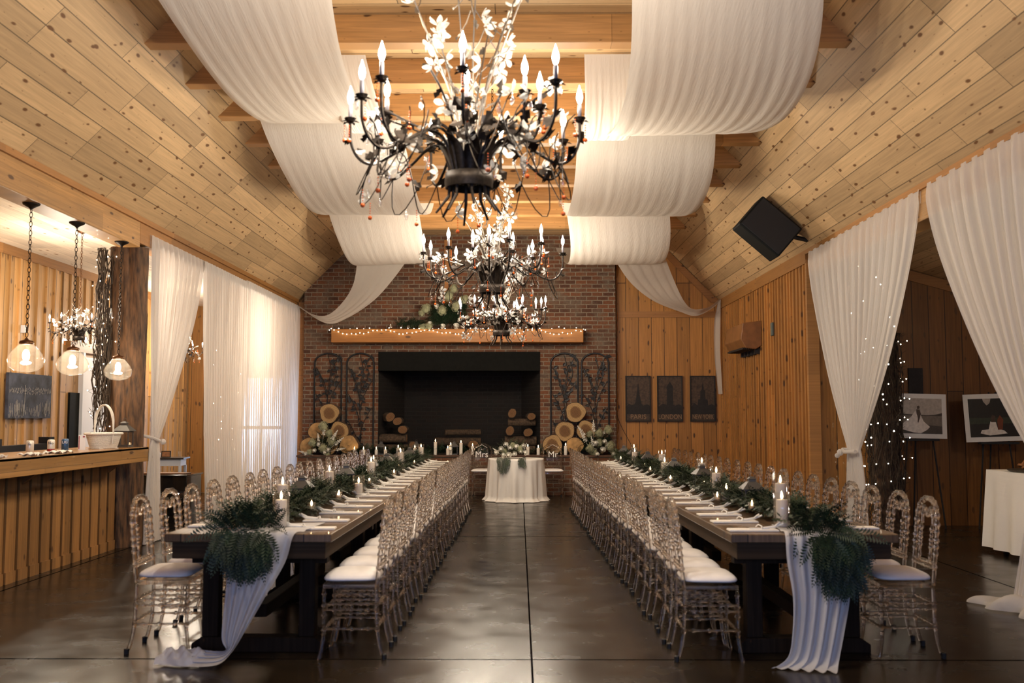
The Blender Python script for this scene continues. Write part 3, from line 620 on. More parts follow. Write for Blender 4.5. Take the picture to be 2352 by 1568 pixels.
for i, (x, y, z, lab) in enumerate([(-4.98, 11.2, 2.33, 'small crystal flower chandelier hanging over the bar'), (-5.5, 16.2, 2.40, 'small crystal flower chandelier half hidden behind the sheer curtains')]):
    e = make_chandelier('small_flower_chandelier', .5, SM, seed=31+i, top=.75, drops=18, flowers=16, nstem=6); e.location = (x, y, z); tag(e, lab, 'chandelier', 'small flower chandeliers')
    chain(e, .3, 3.53-z, M['brass'], .04, .003); MB().lathe([(.065,3.56-z), (.05,3.54-z), (.012,3.52-z)], seg=16).build('canopy', M['brass'], e, smooth=True)
    for k in range(3):
        a = 2*pi*k/3; LIGHTS.append((x+.3*cos(a), y+.3*sin(a), z+.27, 1.1))
# globe pendants over the bar
def pendant(x, y, R, zc, lab):
    e = empty('globe_pendant', (x, y, 3.33), 0, lab, 'pendant lamp', 'glass globe pendants over the bar'); z = zc-3.33
    MB().lathe([(.075,0), (.07,-.012), (.02,-.04), (.008,-.055)], seg=20).build('canopy', M['bronze'], e, smooth=True)
    chain(e, z+R*1.15, -.05, M['bronze'], .05, .0035)
    MB().lathe([(.010,R*1.12), (.02,R*1.02), (.055,R*.95), (.062,R*.82), (.05,R*.72)], (0,0,z), 20).build('gallery_cap', M['brass'], e, smooth=True)
    MB().lathe([(.052,R*.78), (.075,R*.66), (R*.83,R*.25), (R,-.12*R), (R*.9,-.5*R), (R*.6,-.74*R), (R*.2,-.83*R), (.004,-.84*R)], (0,0,z), 32, False).build('glass_globe', M['globe'], e, smooth=True)
    MB().ball((0,0,z+.02), .030, 10, 8, 1, 1, 1.8).build('bulb', M['bulb'], e, smooth=True)
    LIGHTS.append((x, y, zc+.01, .5))
pendant(-4.33, 8.7, .155, 1.96, 'glass globe pendant over the bar, nearest the camera')
pendant(-4.31, 9.57, .15, 1.965, 'glass globe pendant over the bar, in the middle of three')
pendant(-4.30, 10.64, .145, 1.95, 'glass globe pendant over the bar, nearest the log column')

# ------------------------------------------------------------------ ceiling drapes
def swag(name, x0a, x1a, x0b, x1b, Y0, Y1, hl, lab, sd, grp='white cloth swags under the ceiling', ht=4.64, amp=.003, tilt=0):
    rn = random.Random(sd); ph = [(rn.uniform(22, 95), rn.uniform(0, 6.28), rn.uniform(.3, 1)) for _ in range(7)]
    def fn(u, v):
        Y = Y0+(Y1-Y0)*v; s = 1-(2*v-1)**2; x0 = x0a+(x0b-x0a)*s; x1 = x1a+(x1b-x1a)*s
        z = ht-(ht-hl)*s**.9 + tilt*(u-.5)*s
        z += amp*(.15+.85*s)*sum(a*sin(f*u+p+v*2.2*sin(f)) for f, p, a in ph)*.5
        e = min(u, 1-u); z += .02*s*math.exp(-e*40)
        x = x0+(x1-x0)*u + .008*sin(9*v+u*20)*s
        return (x, Y, z)
    o = MB().grid(fn, 90, 44).build(name, M['cloth'], smooth=True); return tag(o, lab, 'drape', grp)
A, B = 'white cloth swag on the bar side of the ceiling, ', 'white cloth swag on the photo-display side of the ceiling, '
swag('cloth_swag', -2.65, -1.28, -2.55, -1.42, 6.35, 10.55, 4.24, A+'nearest and largest', 1)
swag('cloth_swag', -2.80, -1.28, -2.75, -1.25, 10.55, 14.77, 4.13, A+'middle span', 2)
swag('cloth_swag', -2.90, -1.52, -2.86, -1.52, 14.77, 18.75, 4.06, A+'span nearest the brick', 3, tilt=.06)
swag('cloth_swag', .74, 2.0, .88, 2.36, 6.35, 10.55, 4.03, B+'nearest and largest', 4, tilt=.04)
swag('cloth_swag', .64, 2.12, .66, 2.33, 10.55, 14.77, 4.10, B+'middle span', 5)
swag('cloth_swag', .70, 2.25, .86, 2.47, 14.77, 18.75, 4.05, B+'span nearest the end wall', 6)
swag('inner_cloth', .58, 1.0, .62, 1.1, 8.6, 10.5, 4.17, 'narrow white cloth hanging inside the photo-display side swags', 7, 'narrow inner cloths')
swag('inner_cloth', -1.75, -1.36, -1.7, -1.30, 8.6, 10.5, 4.26, 'narrow white cloth hanging inside the bar-side swags', 8, 'narrow inner cloths')
def ribbon(name, Aps, Bps, lab, nf=9, amp=.02, m='tail'):
    PA, PB = smooth3(Aps, 8), smooth3(Bps, 8); n = min(len(PA), len(PB))
    def fn(u, v):
        i = min(n-1, int(round(v*(n-1)))); p = PA[i].lerp(PB[i], u); w = (PB[i]-PA[i]).length
        return (p.x, p.y-abs(sin(u*nf*pi*.5))*amp*min(1, w*1.5)+.02*sin(u*5), p.z+.003*sin(u*nf*3))
    return tag(MB().grid(fn, 48, n-1).build(name, M[m], smooth=True), lab, 'drape', 'cloth tails at the end wall')
ribbon('cloth_tail', [(-2.80,17.0,4.35),(-2.84,17.3,4.17),(-2.98,17.8,3.84),(-3.22,18.2,3.57),(-3.54,18.4,3.33),(-3.84,18.5,3.34),(-4.19,18.7,3.545)],
       [(-1.75,17.0,4.3),(-1.92,17.3,4.215),(-2.25,17.8,3.915),(-2.645,18.1,3.556),(-3.154,18.3,3.256),(-3.575,18.4,3.16),(-4.19,18.7,3.52)], 'translucent cloth tail swooping to the corner beside the sheer curtains')
ribbon('cloth_tail', [(1.6,17.0,4.3),(1.70,17.3,4.15),(2.02,17.8,3.83),(2.45,18.1,3.55),(2.957,18.3,3.373),(3.294,18.4,3.30),(3.66,18.6,3.486),(3.81,18.8,3.64)],
       [(2.45,17.0,4.4),(2.54,17.3,4.26),(2.77,17.8,3.91),(3.0,18.1,3.55),(3.2,18.3,3.413),(3.46,18.4,3.44),(3.66,18.6,3.55),(3.80,18.8,3.66)], 'translucent cloth tail swooping to the corner above the city boards')
ribbon('cloth_tail', [(3.78,18.8,3.64),(3.70,18.82,3.2),(3.70,18.84,2.6),(3.74,18.84,2.1),(3.76,18.84,1.86)], [(3.82,18.78,3.64),(3.81,18.8,3.2),(3.80,18.8,2.6),(3.82,18.8,2.1),(3.83,18.8,1.86)], 'narrow strip of white cloth hanging in the corner by the city boards', 3, .01)

# ------------------------------------------------------------------ curtains
def curtain(name, X, top, tie, low, ztop, ztie, lab, folds, bul=1.6, sd=0, bow=1.0, dirn=1, foot=None):
    """panel hung in the plane x = X; (Ya,Yb) at top, tie and floor"""
    rn = random.Random(sd); ph = [rn.uniform(0, 6.28) for _ in range(5)]
    def fn(u, v):
        if v < .7:
            t = v/.7; z = ztop+(ztie-ztop)*t; f = t**bul; ya = top[0]+(tie[0]-top[0])*f; yb = top[1]+(tie[1]-top[1])*f; w = 1-.55*f
        else:
            t = (v-.7)/.3; z = ztie*(1-t)+.012*t; f = t**.6; ya = tie[0]+(low[0]-tie[0])*f; yb = tie[1]+(low[1]-tie[1])*f; w = .45+.3*f
        Y = ya+(yb-ya)*u; pl = sin(u*folds*2*pi+ph[0]+.8*sin(u*9+ph[1]))+.4*sin(u*folds*3.3*2*pi+ph[2])
        a = .028*w*(1 if v > .04 else v*20+.2)
        x = X+dirn*a*pl
        if v > .7 and foot: x -= dirn*foot*((v-.7)/.3)**2*(.4+.6*sin(u*3))
        return (x, Y+.01*sin(v*14+u*30), z)
    e = empty(name, (0,0,0), 0, lab, 'curtain')
    MB().grid(fn, int(folds*14), 60).build('cloth_panel', M['sheer'], e, smooth=True)
    MB().tube([(X-dirn*.05, top[0]-.03*(1 if top[0] < top[1] else -1), ztop-.10), (X-dirn*.05, top[1], ztop-.10)], .009, 8).build('rod', M['bronze'], e)
    MB().grid(lambda u, v: (X-dirn*.034+.008*sin(u*folds*40), top[0]+(top[1]-top[0])*u, ztop+.01-.14*v), int(folds*16), 2).build('header_hem', M['sheer'], e, smooth=True)
    return e
e = curtain('tied_curtain', XL+.03, (11.28, 13.08), (11.44, 11.62), (11.25, 11.75), 3.52, 1.17, 'white sheer curtain tied back beside the log column', 11, 1.5, 1)
MB().tube([(XL-.12, 11.2, 1.26), (XL+.04, 11.44, 1.20), (XL+.08, 11.55, 1.165), (XL+.04, 11.66, 1.16)], .018, 8).ball((XL+.08, 11.66, 1.15), .035, 8, 6).build('tieback', M['sheer'], e)
e = curtain('tied_curtain', XR-.03, (13.12, 9.46), (11.70, 11.30), (11.78, 11.12), 3.62, 1.07, 'white sheer curtain gathered at mid height by the battened wall', 15, 1.45, 2, dirn=-1)
MB().tube([(XR-.09, 11.28, 1.05), (XR-.14, 11.5, 1.04), (XR-.09, 11.72, 1.06), (XR+.02, 11.6, 1.06), (XR-.02, 11.35, 1.05)], .022, 8).ball((XR-.15, 11.62, 1.03), .04, 8, 6).ball((XR-.16, 11.70, .99), .03, 8, 6).build('tieback', M['sheer'], e)
e = curtain('tied_curtain', XR-.03, (9.24, 5.2), (7.42, 7.02), (7.75, 6.6), 3.63, 1.08, 'white sheer curtain nearest the camera, gathered low by the photo display', 17, 1.5, 3, dirn=-1, foot=-.12)
MB().grid(lambda u, v: (XR-.15-.22*cos(v*pi)*(.7+.3*sin(u*7))-.05*sin(u*19), 7.98-.95*u, .012+.075*sin(v*pi)*(1+.5*sin(u*13+v*4))*(min(1, u*6))), 40, 14).build('floor_puddle', M['sheer'], e, smooth=True)
curtain('sheer_curtain', XL+.04, (13.16, 15.35), (13.3, 15.4), (13.45, 15.45), 3.52, 1.2, 'straight white sheer curtain with fairy lights behind it', 19, 1, 4)
curtain('sheer_curtain', XL+.05, (15.30, 18.88), (15.35, 18.85), (15.4, 18.8), 3.54, 1.2, 'straight white sheer curtain at the brick wall, daylight behind it', 26, 1, 5)

# fairy lights
bulb_proto = [None]
def light_string(name, pts, lab, wr=.0025, r=.008, grp=None, m='wire', cap=None):
    e = empty(name, (0,0,0), 0, lab, 'string lights', grp)
    MB().tube(pts, wr, 4).build('cord', M[m], e)
    for p in (pts if cap is None else pts[:cap]):
        q = V(p)+V((random.uniform(-.012,.012), random.uniform(-.02,0), random.uniform(-.025,.015)))
        if bulb_proto[0] is None:
            o = MB().ball((0,0,0), .01, 6, 4).build('fairy_bulb', M['fairy'], e, smooth=True, loc=q); bulb_proto[0] = o; o.scale = (r/.01,)*3
        else: shared(bulb_proto[0], 'fairy_bulb', e, q, (0,0,0), (r/.01,)*3)
pts = []
for i in range(34):     # along the mantel front, in swoops
    t = i/33; x = -3.48+1.66*t if i < 17 else -3.48+1.66*.49+(t-.49)*2.6*1.0
for i in range(60):
    t = i/59; x = -3.52+4.74*t; pts.append((x, 18.44, 3.055-.075*abs(sin(t*pi*5))))
light_string('fairy_light_string', pts, 'swagged warm fairy lights along the front of the mantel', r=.008)
pts = [(-3.5+4.7*i/40, 18.55+.06*sin(i*1.7), 3.085+.01*sin(i*2.3)) for i in range(41)]
light_string('fairy_light_string', pts, 'fairy lights lying along the top of the mantel', r=.008)
rn = random.Random(5)
for X, Ya, Yb, n, lab in [(XL-.28, 14.75, 15.3, 24, 'fairy lights behind the sheer curtain, nearer the log column'), (XL-.3, 15.9, 16.4, 30, 'fairy lights behind the overlap of the two sheer curtains')]:
    pts = [(X+rn.uniform(-.05,.05), rn.uniform(Ya, Yb), 3.0-2.3*i/n) for i in range(n)]; light_string('fairy_light_string', pts, lab, .0012, .008)
pts = [(XR+.30+rn.uniform(-.1,.1), 11.7+.45*sin(i*1.3)+rn.uniform(-.2,.2), 3.25-i*.085) for i in range(26)]
light_string('fairy_light_string', pts, 'fairy lights glimmering behind the gathered curtain by the battened wall', .0012, .009)

# log column at the bar end, wrapped twigs, twig column in the photo wing
def barklog(name, x, y, r, z0, z1, lab, m='bark', sd=0, mtl=None):
    rn = random.Random(sd)
    def fn(u, v):
        a = u*2*pi; q = r*(1+.10*sin(a*3+v*2+sd)+.05*sin(a*8+v*9)+.035*sin(a*17+v*25)*sin(v*11))*(1.04-.06*sin(v*pi)); return (x+q*cos(a), y+q*sin(a), z0+(z1-z0)*v)
    return tag(MB().grid(fn, 60, 60).build(name, M[m], smooth=True), lab, 'column')
M['trunk'] = mat('trunk_bark', (.10,.048,.019), .7, noise=.8, nscale=30, bump=1.0, stretch=.18)
barklog('log_column', -4.44, 11.26, .185, 0, 3.36, 'thick natural log column with rough bark at the end of the bar', 'trunk', 1)
def twigs(x, y, r, z0, z1, n, sd, lab, name='twig_bundle'):
    rn = random.Random(sd); m = MB()
    for _ in range(n):
        a = rn.uniform(0, 6.28); z = rn.uniform(z0, z1-.3); L = rn.uniform(.3, 1.0); q = r*rn.uniform(.55, 1); P = []
        for k in range(5): P.append((x+q*cos(a)+rn.uniform(-.03,.03), y+q*sin(a)+rn.uniform(-.03,.03), min(z1, z+L*k/4))); a += rn.uniform(-.25,.25); q = max(.02, q*rn.uniform(.9,1.12))
        m.tube(P, rn.uniform(.003,.007), 4)
    for _ in range(n//4):
        a = rn.uniform(0, 6.28); z = rn.uniform(z0, z1); p = V((x+r*cos(a), y+r*sin(a), z)); m.tube([p, p+V((cos(a)*.07, sin(a)*.07, rn.uniform(-.03,.08)))], .002, 4)
    return tag(m.build(name, M['twig']), lab, 'twigs')
twigs(-4.66, 11.12, .09, 1.13, 3.33, 170, 2, 'bundle of bare twigs standing against the log column on the bar')
def wrap(x, y, r, z0, z1, turns, n, r2=.0): return [(x+(r+r2*random.uniform(-1,1))*cos(2*pi*turns*i/n+1), y+(r+r2*random.uniform(-1,1))*sin(2*pi*turns*i/n+1), z0+(z1-z0)*i/n) for i in range(n+1)]
light_string('fairy_light_string', wrap(-4.66, 11.1, .12, 1.15, 3.3, 9, 56, .03), 'fairy lights wound around the twigs by the log column', .0015, .006)
barklog('bark_column', 4.68, 12.85, .15, 0, 2.9, 'dark bark column wrapped in twigs and lights before the photo display', 'bark', 3)
twigs(4.68, 12.85, .22, .02, 2.5, 520, 4, 'dark vine twigs wound around the column by the bridal photo')
light_string('fairy_light_string', wrap(4.68, 12.8, .27, .5, 2.45, 8, 72, .04), 'fairy lights wound around the twig-covered column by the bridal photo', .0015, .0075)

# ------------------------------------------------------------------ bar
e = empty('bar_counter', (-4.5, 9, 0), 0, 'long pine bar counter with board-and-batten front', 'bar counter')
rel(MB().box(-4.80, -4.08, YB+.4, 11.0, 1.085, 1.11).box(-4.10, -4.08, YB+.4, 11.0, .955, 1.11).box(-4.8,-4.08,10.98,11.0,.955,1.11).build('countertop', M['bartop'], bevel=.004), e)
b = MB().box(-4.62, -4.46, YB+.4, 11.03, 0, 1.085); rel(b.build('shadow_panel', M['slate']), e)  # dark backing sheet paints shade into the gaps between boards
b = MB(); y = 10.99
while y > YB+.6: b.box(-4.47, -4.435, y-.168, y, .0, 1.08); y -= .215
rel(b.build('front_board', M['barZY']), e)
b = MB(); y = 10.99
while y > YB+.6: b.box(-4.435, -4.42, y-.172, y-.003, .0, .10); y -= .215
rel(b.build('kick_board', M['barZY']), e)
for y in (10.8, 9.45, 8.95, 7.0): rel(MB().prism([(-4.435, 1.08), (-4.20, 1.08), (-4.20, 1.02), (-4.435, .84)], y-.03, y+.03).build('bracket', M['barZY']), e)
# wicker basket
e = empty('wicker_basket', (-4.34, 10.42, 1.111), 0, 'white wicker flower-girl basket with tall arched handle on the bar', 'basket')
m = MB()
for k in range(14):
    z = .008+k*.0105; rx = .145+.045*k/13; ry = .10+.035*k/13
    m.tube([(rx*cos(a), ry*sin(a), z+.003*sin(a*18+k*pi)) for a in [2*pi*i/36 for i in range(37)]], .0062, 5, False)
m.box(-.12, .12, -.085, .085, 0, .008)
m.build('basket_body', M['wicker'], e)
m = MB(); m.tube([(.205*cos(a), .145*sin(a), .155+.006*sin(a*20)) for a in [2*pi*i/40 for i in range(41)]], .012, 7, False); m.build('rim', M['wicker'], e)
m = MB()
for q in (-.008, .008):
    m.tube(smooth3([(0, -.14, .05), (0,-.142,.2), (q,-.128,.33), (q,-.075,.42), (q,0,.455), (q,.075,.42), (q,.128,.33), (0,.142,.2), (0,.14,.05)], 5), .0085, 6)
h = m.build('handle', M['wicker'], e); e.rotation_euler = (0,0,radians(62))
def can(x, y, m1, lab, txt, tm, band=None):
    e = empty('drink_can', (x, y, 1.111), 0, lab, 'drink can', 'drink cans on the bar')
    MB().lathe([(.026,0), (.033,.008), (.033,.108), (.026,.12), (.024,.12)], seg=24).build('can_body', m1, e, smooth=True)
    if band: MB().lathe([(.0334,.012), (.0334,.035)], seg=24, cap=False).build('stripe', band, e, smooth=True)
    text(txt, .034, tm, e, (.012, -.033, .088), (pi/2, 0, radians(20)), .0006)
    MB().lathe([(.024,.1195), (.022,.117), (.001,.117)], seg=20).build('lid', M['silver'], e)
can(-4.38, 8.93, mat('can_white', (.72,.68,.60), .3, .3), 'white can lettered te, the can nearest the camera on the bar', 'te', M['slate'])
can(-4.34, 9.25, D.materials['can_white'], 'white can with red and blue bands, middle of the three bar cans', 'No', M['slate'], mat('can_red', (.35,.03,.02), .3, .3))
can(-4.36, 9.58, mat('can_blue', (.05,.11,.22), .3, .4), 'blue can on the bar, nearest the wicker basket', 'LIG', M['white'])
e = empty('menu_card', (-4.36, 9.95, 1.111), radians(15), 'white table card with red heading standing on the bar', 'card')
MB().box(-.033, .033, -.004, .004, 0, .15).build('card_stand', M['white'], e); MB().box(-.030, -.022, -.0055, -.004, .01, .14).build('red_edge', D.materials['can_red'], e); MB().box(.008, .026, -.0055, -.004, .125, .14).build('red_heading', D.materials['can_red'], e)
for i, (x, y, l) in enumerate([(-4.18, 8.55, 'longest crumpled white napkin on the bar, flat near the first can'), (-4.20, 9.1, 'crumpled white napkin before the middle can on the bar'), (-4.25, 8.1, 'small white napkin at the near end of the bar'), (-4.2, 7.95, 'white paper scrap by the near end of the bar')]):
    rn = random.Random(i); s = (.13, .15, .05, .04)[i]; o = MB().grid(lambda u, v: ((u-.5)*.14+.01*sin(v*9), (v-.5)*2*s, .004+.016*abs(sin(u*7+v*5+i))+.008*sin(v*23)), 12, 16).build('napkin', M['linen'], smooth=True, loc=(x, y, 1.112), solid=.002); tag(o, l, 'napkin')
e = empty('bar_stool', (-5.15, 8.75, 0), 0, 'black high-backed bar stool behind the bar counter', 'stool')
b = MB().box(-.2,.2,-.2,.2,.74,.78); b.build('seat', M['black'], e, bevel=.01)
for sx in (-.18,.18):
    for sy in (-.18,.18): MB().box(sx-.018, sx+.018, sy-.018, sy+.018, 0, .74 if sx > 0 else .74).build('leg', M['black'], e)
for y in (-.6, .6): pass
MB().box(-.2,-.16,-.2,-.16,.78,1.24).box(-.2,-.16,.16,.2,.78,1.24).box(-.2,-.17,-.2,.2,1.10,1.22).build('backrest', M['black'], e)
e = empty('back_bar_shelf', (-5.2, 10.35, 0), 0, 'low black back-bar rail unit with posts behind the counter', 'bar unit')
MB().box(-.05,.05,-.75,.6,1.07,1.15).build('rail', M['black'], e)
for y in (-.5, .62): MB().box(-.06,.06,y-.06,y+.06,0,1.22).build('post', M['black'], e)
# lantern beside the log column on the bar
def lantern(x, y, z, s, lab, grp='grey roofed candle lanterns', rz=0):
    e = empty('lantern', (x, y, z), rz, lab, 'lantern', grp)
    w = .06*s; h = .15*s
    MB().box(-w*1.1, w*1.1, -w*1.1, w*1.1, 0, .012*s).build('base', M['lantern'], e, bevel=.002)
    p = MB()
    for a in (-1, 1):
        for b_ in (-1, 1): p.box(a*w-.005*s, a*w+.005*s, b_*w-.005*s, b_*w+.005*s, .012*s, h)
    for z_ in (.012*s, h-.008*s): p.box(-w, w, -w-.004*s, -w+.004*s, z_, z_+.008*s).box(-w, w, w-.004*s, w+.004*s, z_, z_+.008*s).box(-w-.004*s, -w+.004*s, -w, w, z_, z_+.008*s).box(w-.004*s, w+.004*s, -w, w, z_, z_+.008*s)
    p.build('frame', M['lantern'], e)
    MB().box(-w, w, -w, w, .014*s, h-.002).build('glass_pane', M['glass'], e)
    r = MB().lathe([(w*1.95, 0), (w*1.95, .006*s), (w*.85, .055*s), (w*.6, .06*s), (w*.6, .075*s), (w*.75, .078*s), (w*.3, .095*s), (.002, .096*s)], (0,0,h), 4); o = r.build('roof', M['lantern'], e); o.rotation_euler = (0,0,pi/4)
    MB().tube([(cos(t)*.02*s, 0, h+.105*s+sin(t)*.02*s) for t in [2*pi*i/10 for i in range(11)]], .002*s, 5, False).build('ring_handle', M['lantern'], e)
lantern(-4.30, 10.86, 1.111, 1.15, 'dark roofed lantern on the bar behind the wicker basket', None)
# skyline painting
e = empty('skyline_painting', (XLL+.03, 12.74, 1.42), 0, 'dark night-skyline painting hung on the bar wall', 'painting'); rn = random.Random(3)
MB().box(0, .04, -.56, .56, 0, .565).build('canvas', mat('night_paint', (.035,.040,.058), .8, noise=.8, nscale=6), e)
m = MB()
for k in range(95):
    y = rn.uniform(-.54,.54); z = rn.uniform(.0,.10); h = rn.uniform(.03,.17) if abs(y) > .15 else rn.uniform(.02,.07); m.box(.041, .0425, y-.003, y+.004, z+.005, z+h)
for k in range(240): 
    y = rn.uniform(-.54,.54); z = .34+rn.uniform(-.05,.05)*(1-abs(y)); m.box(.041, .042, y-.0025, y+.0025, z, z+rn.uniform(.004,.03))
m.box(.041,.043,-.16,-.15,.2,.42); m.build('painted_light', mat('paint_grey', (.30,.28,.26), .8), e)

# ------------------------------------------------------------------ back of the left wing
e = empty('upright_piano', (-4.95, 13.9, 0), 0, 'black upright piano behind the nearest chairs, lid closed', 'piano')
MB().box(-.62,.62,-.3,.3,.0,1.02).build('case', M['piano'], e, bevel=.01); MB().box(-.64,.64,-.33,.33,1.02,1.05).build('lid', M['piano'], e, bevel=.006)
MB().box(-.6,.6,-.5,-.3,.6,.72).build('keyboard_shelf', M['piano'], e, bevel=.01)
e.location = (-4.78, 13.2, 0); e.scale = (.8,1,.66)
o = MB().box(-.42,.42,-.12,.12,0,.014).build('tray', M['brass'], loc=(-4.75, 13.1, .695)); tag(o, 'flat brass tray lying on the black piano', 'tray')
e = empty('side_table', (-5.32, 15.2, 0), .1, 'small white side table with slim legs against the boarded wall', 'side table')
MB().box(-.26,.26,-.22,.22,.80,.825).build('table_top', M['darkwood'], e, bevel=.003); MB().box(-.21,.21,-.18,.18,.70,.80).build('apron', mat('pale_blue_paint', (.55,.60,.68), .5), e)
for x in (-.2,.2):
    for y in (-.17,.17): MB().box(x-.018,x+.018,y-.018,y+.018,0,.70).build('leg', D.materials['pale_blue_paint'], e)
o = MB().box(-.07,.07,-.004,.004,0,.10).build('picture_frame', M['bronze'], loc=(-5.32,15.05,.826), rot=(-.15,0,.1)); tag(o, 'small framed picture standing on the pale side table', 'picture')
MB().box(-.055,.055,-.007,-.004,.013,.087).build('print', M['bread'], o)
o = MB().lathe([(.022,0),(.03,.09)], seg=14, cap=False).build('glass_tumbler', M['crystal'], loc=(-5.13,15.1,.826)); tag(o, 'clear tumbler on the pale side table', 'glass')
o = MB().prism([(-.07,0),(.07,0),(.075,.06),(.03,.10),(0,.125),(-.03,.10),(-.075,.06)], -.03,.03).build('card_holder', M['white'], loc=(-5.5,15.1,.826)); tag(o, 'white house-shaped card holder on the pale side table', 'holder')

# ------------------------------------------------------------------ photo wing
def photo(name, x0, x1, z0, z1, tilt, lab, draw):
    w, h = x1-x0, z1-z0; e = empty(name, ((x0+x1)/2, YW-.35, z0), 0, lab, 'photo print', 'large wedding photo prints on easels')
    b = MB().box(-w/2, w/2, -.004, .004, 0, h).build('mount', M['photo'], e); b.rotation_euler = (-.06, tilt, 0)
    draw(w, h, b)
    MB().box(-w*.3, w*.32, -.06, .02, -.035, -.005).build('easel_ledge', M['slate'], e)
    for a, b_ in ((-.28,.0), (.28,.0)): MB().tube([(a, -.02, -z0), (a*.6, .03, -.02), (a*.15, .10, h+.02)], .012, 6).build('easel_leg', M['slate'], e)
    MB().tube([(0, .32, -z0), (0, .1, h)], .012, 6).build('easel_leg', M['slate'], e)
PM = {}
def pm(n, c):
    if n not in PM: PM[n] = mat('print_'+n, c, .5, noise=.18, nscale=25)
    return PM[n]
def P2(pts, n, c, parent, y=-.006, nm='print_area'): MB().poly([(x, y, z) for x, z in pts]).build(nm, pm(n, c), parent)
def bride(w, h, p):
    x0, x1, z0, z1 = -w/2+.06, w/2-.06, .06, h-.06
    P2([(x0,z0),(x1,z0),(x1,z0+.24),(x0,z0+.24)], 'field', (.05,.04,.035), p)
    P2([(x0,z0+.14),(x1,z0+.10),(x1,z0+.24),(x0,z0+.24)], 'wheat', (.17,.14,.11), p, -.0065)
    P2([(x0,z0+.24),(x1,z0+.24),(x1,z1),(x0,z1)], 'sky', (.42,.37,.31), p)
    P2([(x0,z0+.235),(x1,z0+.235),(x1,z0+.275),(x1-.09,z0+.25),(x1-.2,z0+.243),(x0+.12,z0+.25),(x0+.05,z0+.262),(x0,z0+.25)], 'trees', (.04,.03,.025), p, -.007)
    P2([(x0,z0+.10),(x0+.05,z0+.05),(x0+.18,z0+.015),(x0+.28,z0+.005),(x0+.36,z0+.05),(x0+.40,z0+.09),(x0+.32,z0+.16),(x0+.285,z0+.24),(x0+.235,z0+.24),(x0+.215,z0+.30),(x0+.16,z0+.22),(x0+.06,z0+.14)], 'gown', (.72,.66,.58), p, -.0075)
    P2([(x0+.225,z0+.315),(x0+.27,z0+.315),(x0+.285,z0+.26),(x0+.275,z0+.215),(x0+.25,z0+.14),(x0+.24,z0+.15),(x0+.245,z0+.20),(x0+.232,z0+.26)], 'figure', (.06,.035,.025), p, -.008)
    P2([(x0+.235,z0+.355),(x0+.26,z0+.365),(x0+.272,z0+.35),(x0+.268,z0+.325),(x0+.24,z0+.315)], 'figure', (0,0,0), p, -.0082)
def couple(w, h, p):
    x0, x1, z0, z1 = -w/2+.06, w/2-.06, .06, h-.06
    P2([(x0,z0),(x1,z0),(x1,z1),(x0,z1)], 'night', (.012,.012,.011), p)
    P2([(x0,z0+.17),(x1,z0+.17),(x1,z0+.25),(x0,z0+.25)], 'lawn', (.03,.04,.025), p, -.0065)
    P2([(x0+.19,z1),(x0+.30,z1),(x0+.28,z1-.06),(x0+.24,z1-.09),(x0+.2,z1-.04)], 'sky', (0,0,0), p, -.007)
    P2([(x0+.13,z0+.05),(x0+.25,z0+.02),(x0+.48,z0+.04),(x0+.44,z0+.08),(x0+.36,z0+.10),(x0+.34,z0+.19),(x0+.27,z0+.20),(x0+.24,z0+.10),(x0+.15,z0+.09)], 'gown', (0,0,0), p, -.0075)
    P2([(x0+.28,z0+.19),(x0+.33,z0+.19),(x0+.34,z0+.27),(x0+.30,z0+.29),(x0+.28,z0+.25)], 'figure', (0,0,0), p, -.008)
    P2([(x0+.36,z0+.09),(x0+.42,z0+.09),(x0+.44,z0+.22),(x0+.40,z0+.28),(x0+.36,z0+.22)], 'russet', (.16,.04,.015), p, -.0078)
photo('photo_print', 5.02-.13, 5.70-.13, 1.16, 1.74, .025, 'mounted sepia print of a bride in a field, on an easel', bride)
photo('photo_print', 5.82, 6.62, 1.12, 1.74, -.03, 'mounted dark print of a seated couple, half hidden by curtain', couple)
o = MB().box(5.22, 5.41, YW-.03, YW, 1.70, 2.09).build('wall_plaque', M['slate']); tag(o, 'dark rectangular plaque on the cedar wall above the bridal print', 'plaque')
e = empty('buffet_table', (6.36, 10.4, 0), 0, 'table under a white cloth at the edge of the photo wing', 'table')
for x in (-1.2,1.2):
    for y in (-.32,.32): MB().box(x-.02,x+.02,y-.02,y+.02,0,.84).build('leg', M['black'], e)
MB().box(-1.3,1.3,-.4,.4,.84,.865).build('table_top', M['darkwood'], e)
def drapecloth(w, d, h, dip=0):
    def fn(u, v):
        # ring around the edge, v from top to hem
        per = [(-w,-d),(w,-d),(w,d),(-w,d),(-w,-d)]; k = min(3, int(u*4)); t = u*4-k; x = per[k][0]+(per[k+1][0]-per[k][0])*t; y = per[k][1]+(per[k+1][1]-per[k][1])*t
        o = 1+.035*v*(1+sin(u*62))*.6+.015*v; return (x*o, y*o, h-(h-dip)*v)
    m = MB().grid(fn, 160, 14); m.box(-w, w, -d, d, h-.004, h+.004); return m
o = drapecloth(1.33, .43, .872, .06).build('white_tablecloth', M['linen'], smooth=False, loc=(6.36,10.4,0)); tag(o, 'plain white cloth over the buffet table in the photo wing', 'tablecloth')
o = MB().lathe([(.05,0),(.34,.0),(.37,.02),(.36,.022),(.3,.008),(.001,.008)], seg=30).build('serving_tray', M['silver'], loc=(5.40,10.30,.878)); tag(o, 'silver serving tray holding pretzels on the buffet table', 'tray')
rn = random.Random(8)
pz0 = MB().tube([(.05*sin(t)+.02*sin(2*t), .045*cos(t)+.01*cos(3*t), .012*sin(3*t)) for t in [2*pi*i/20 for i in range(21)]], .014, 7, False)
po = None
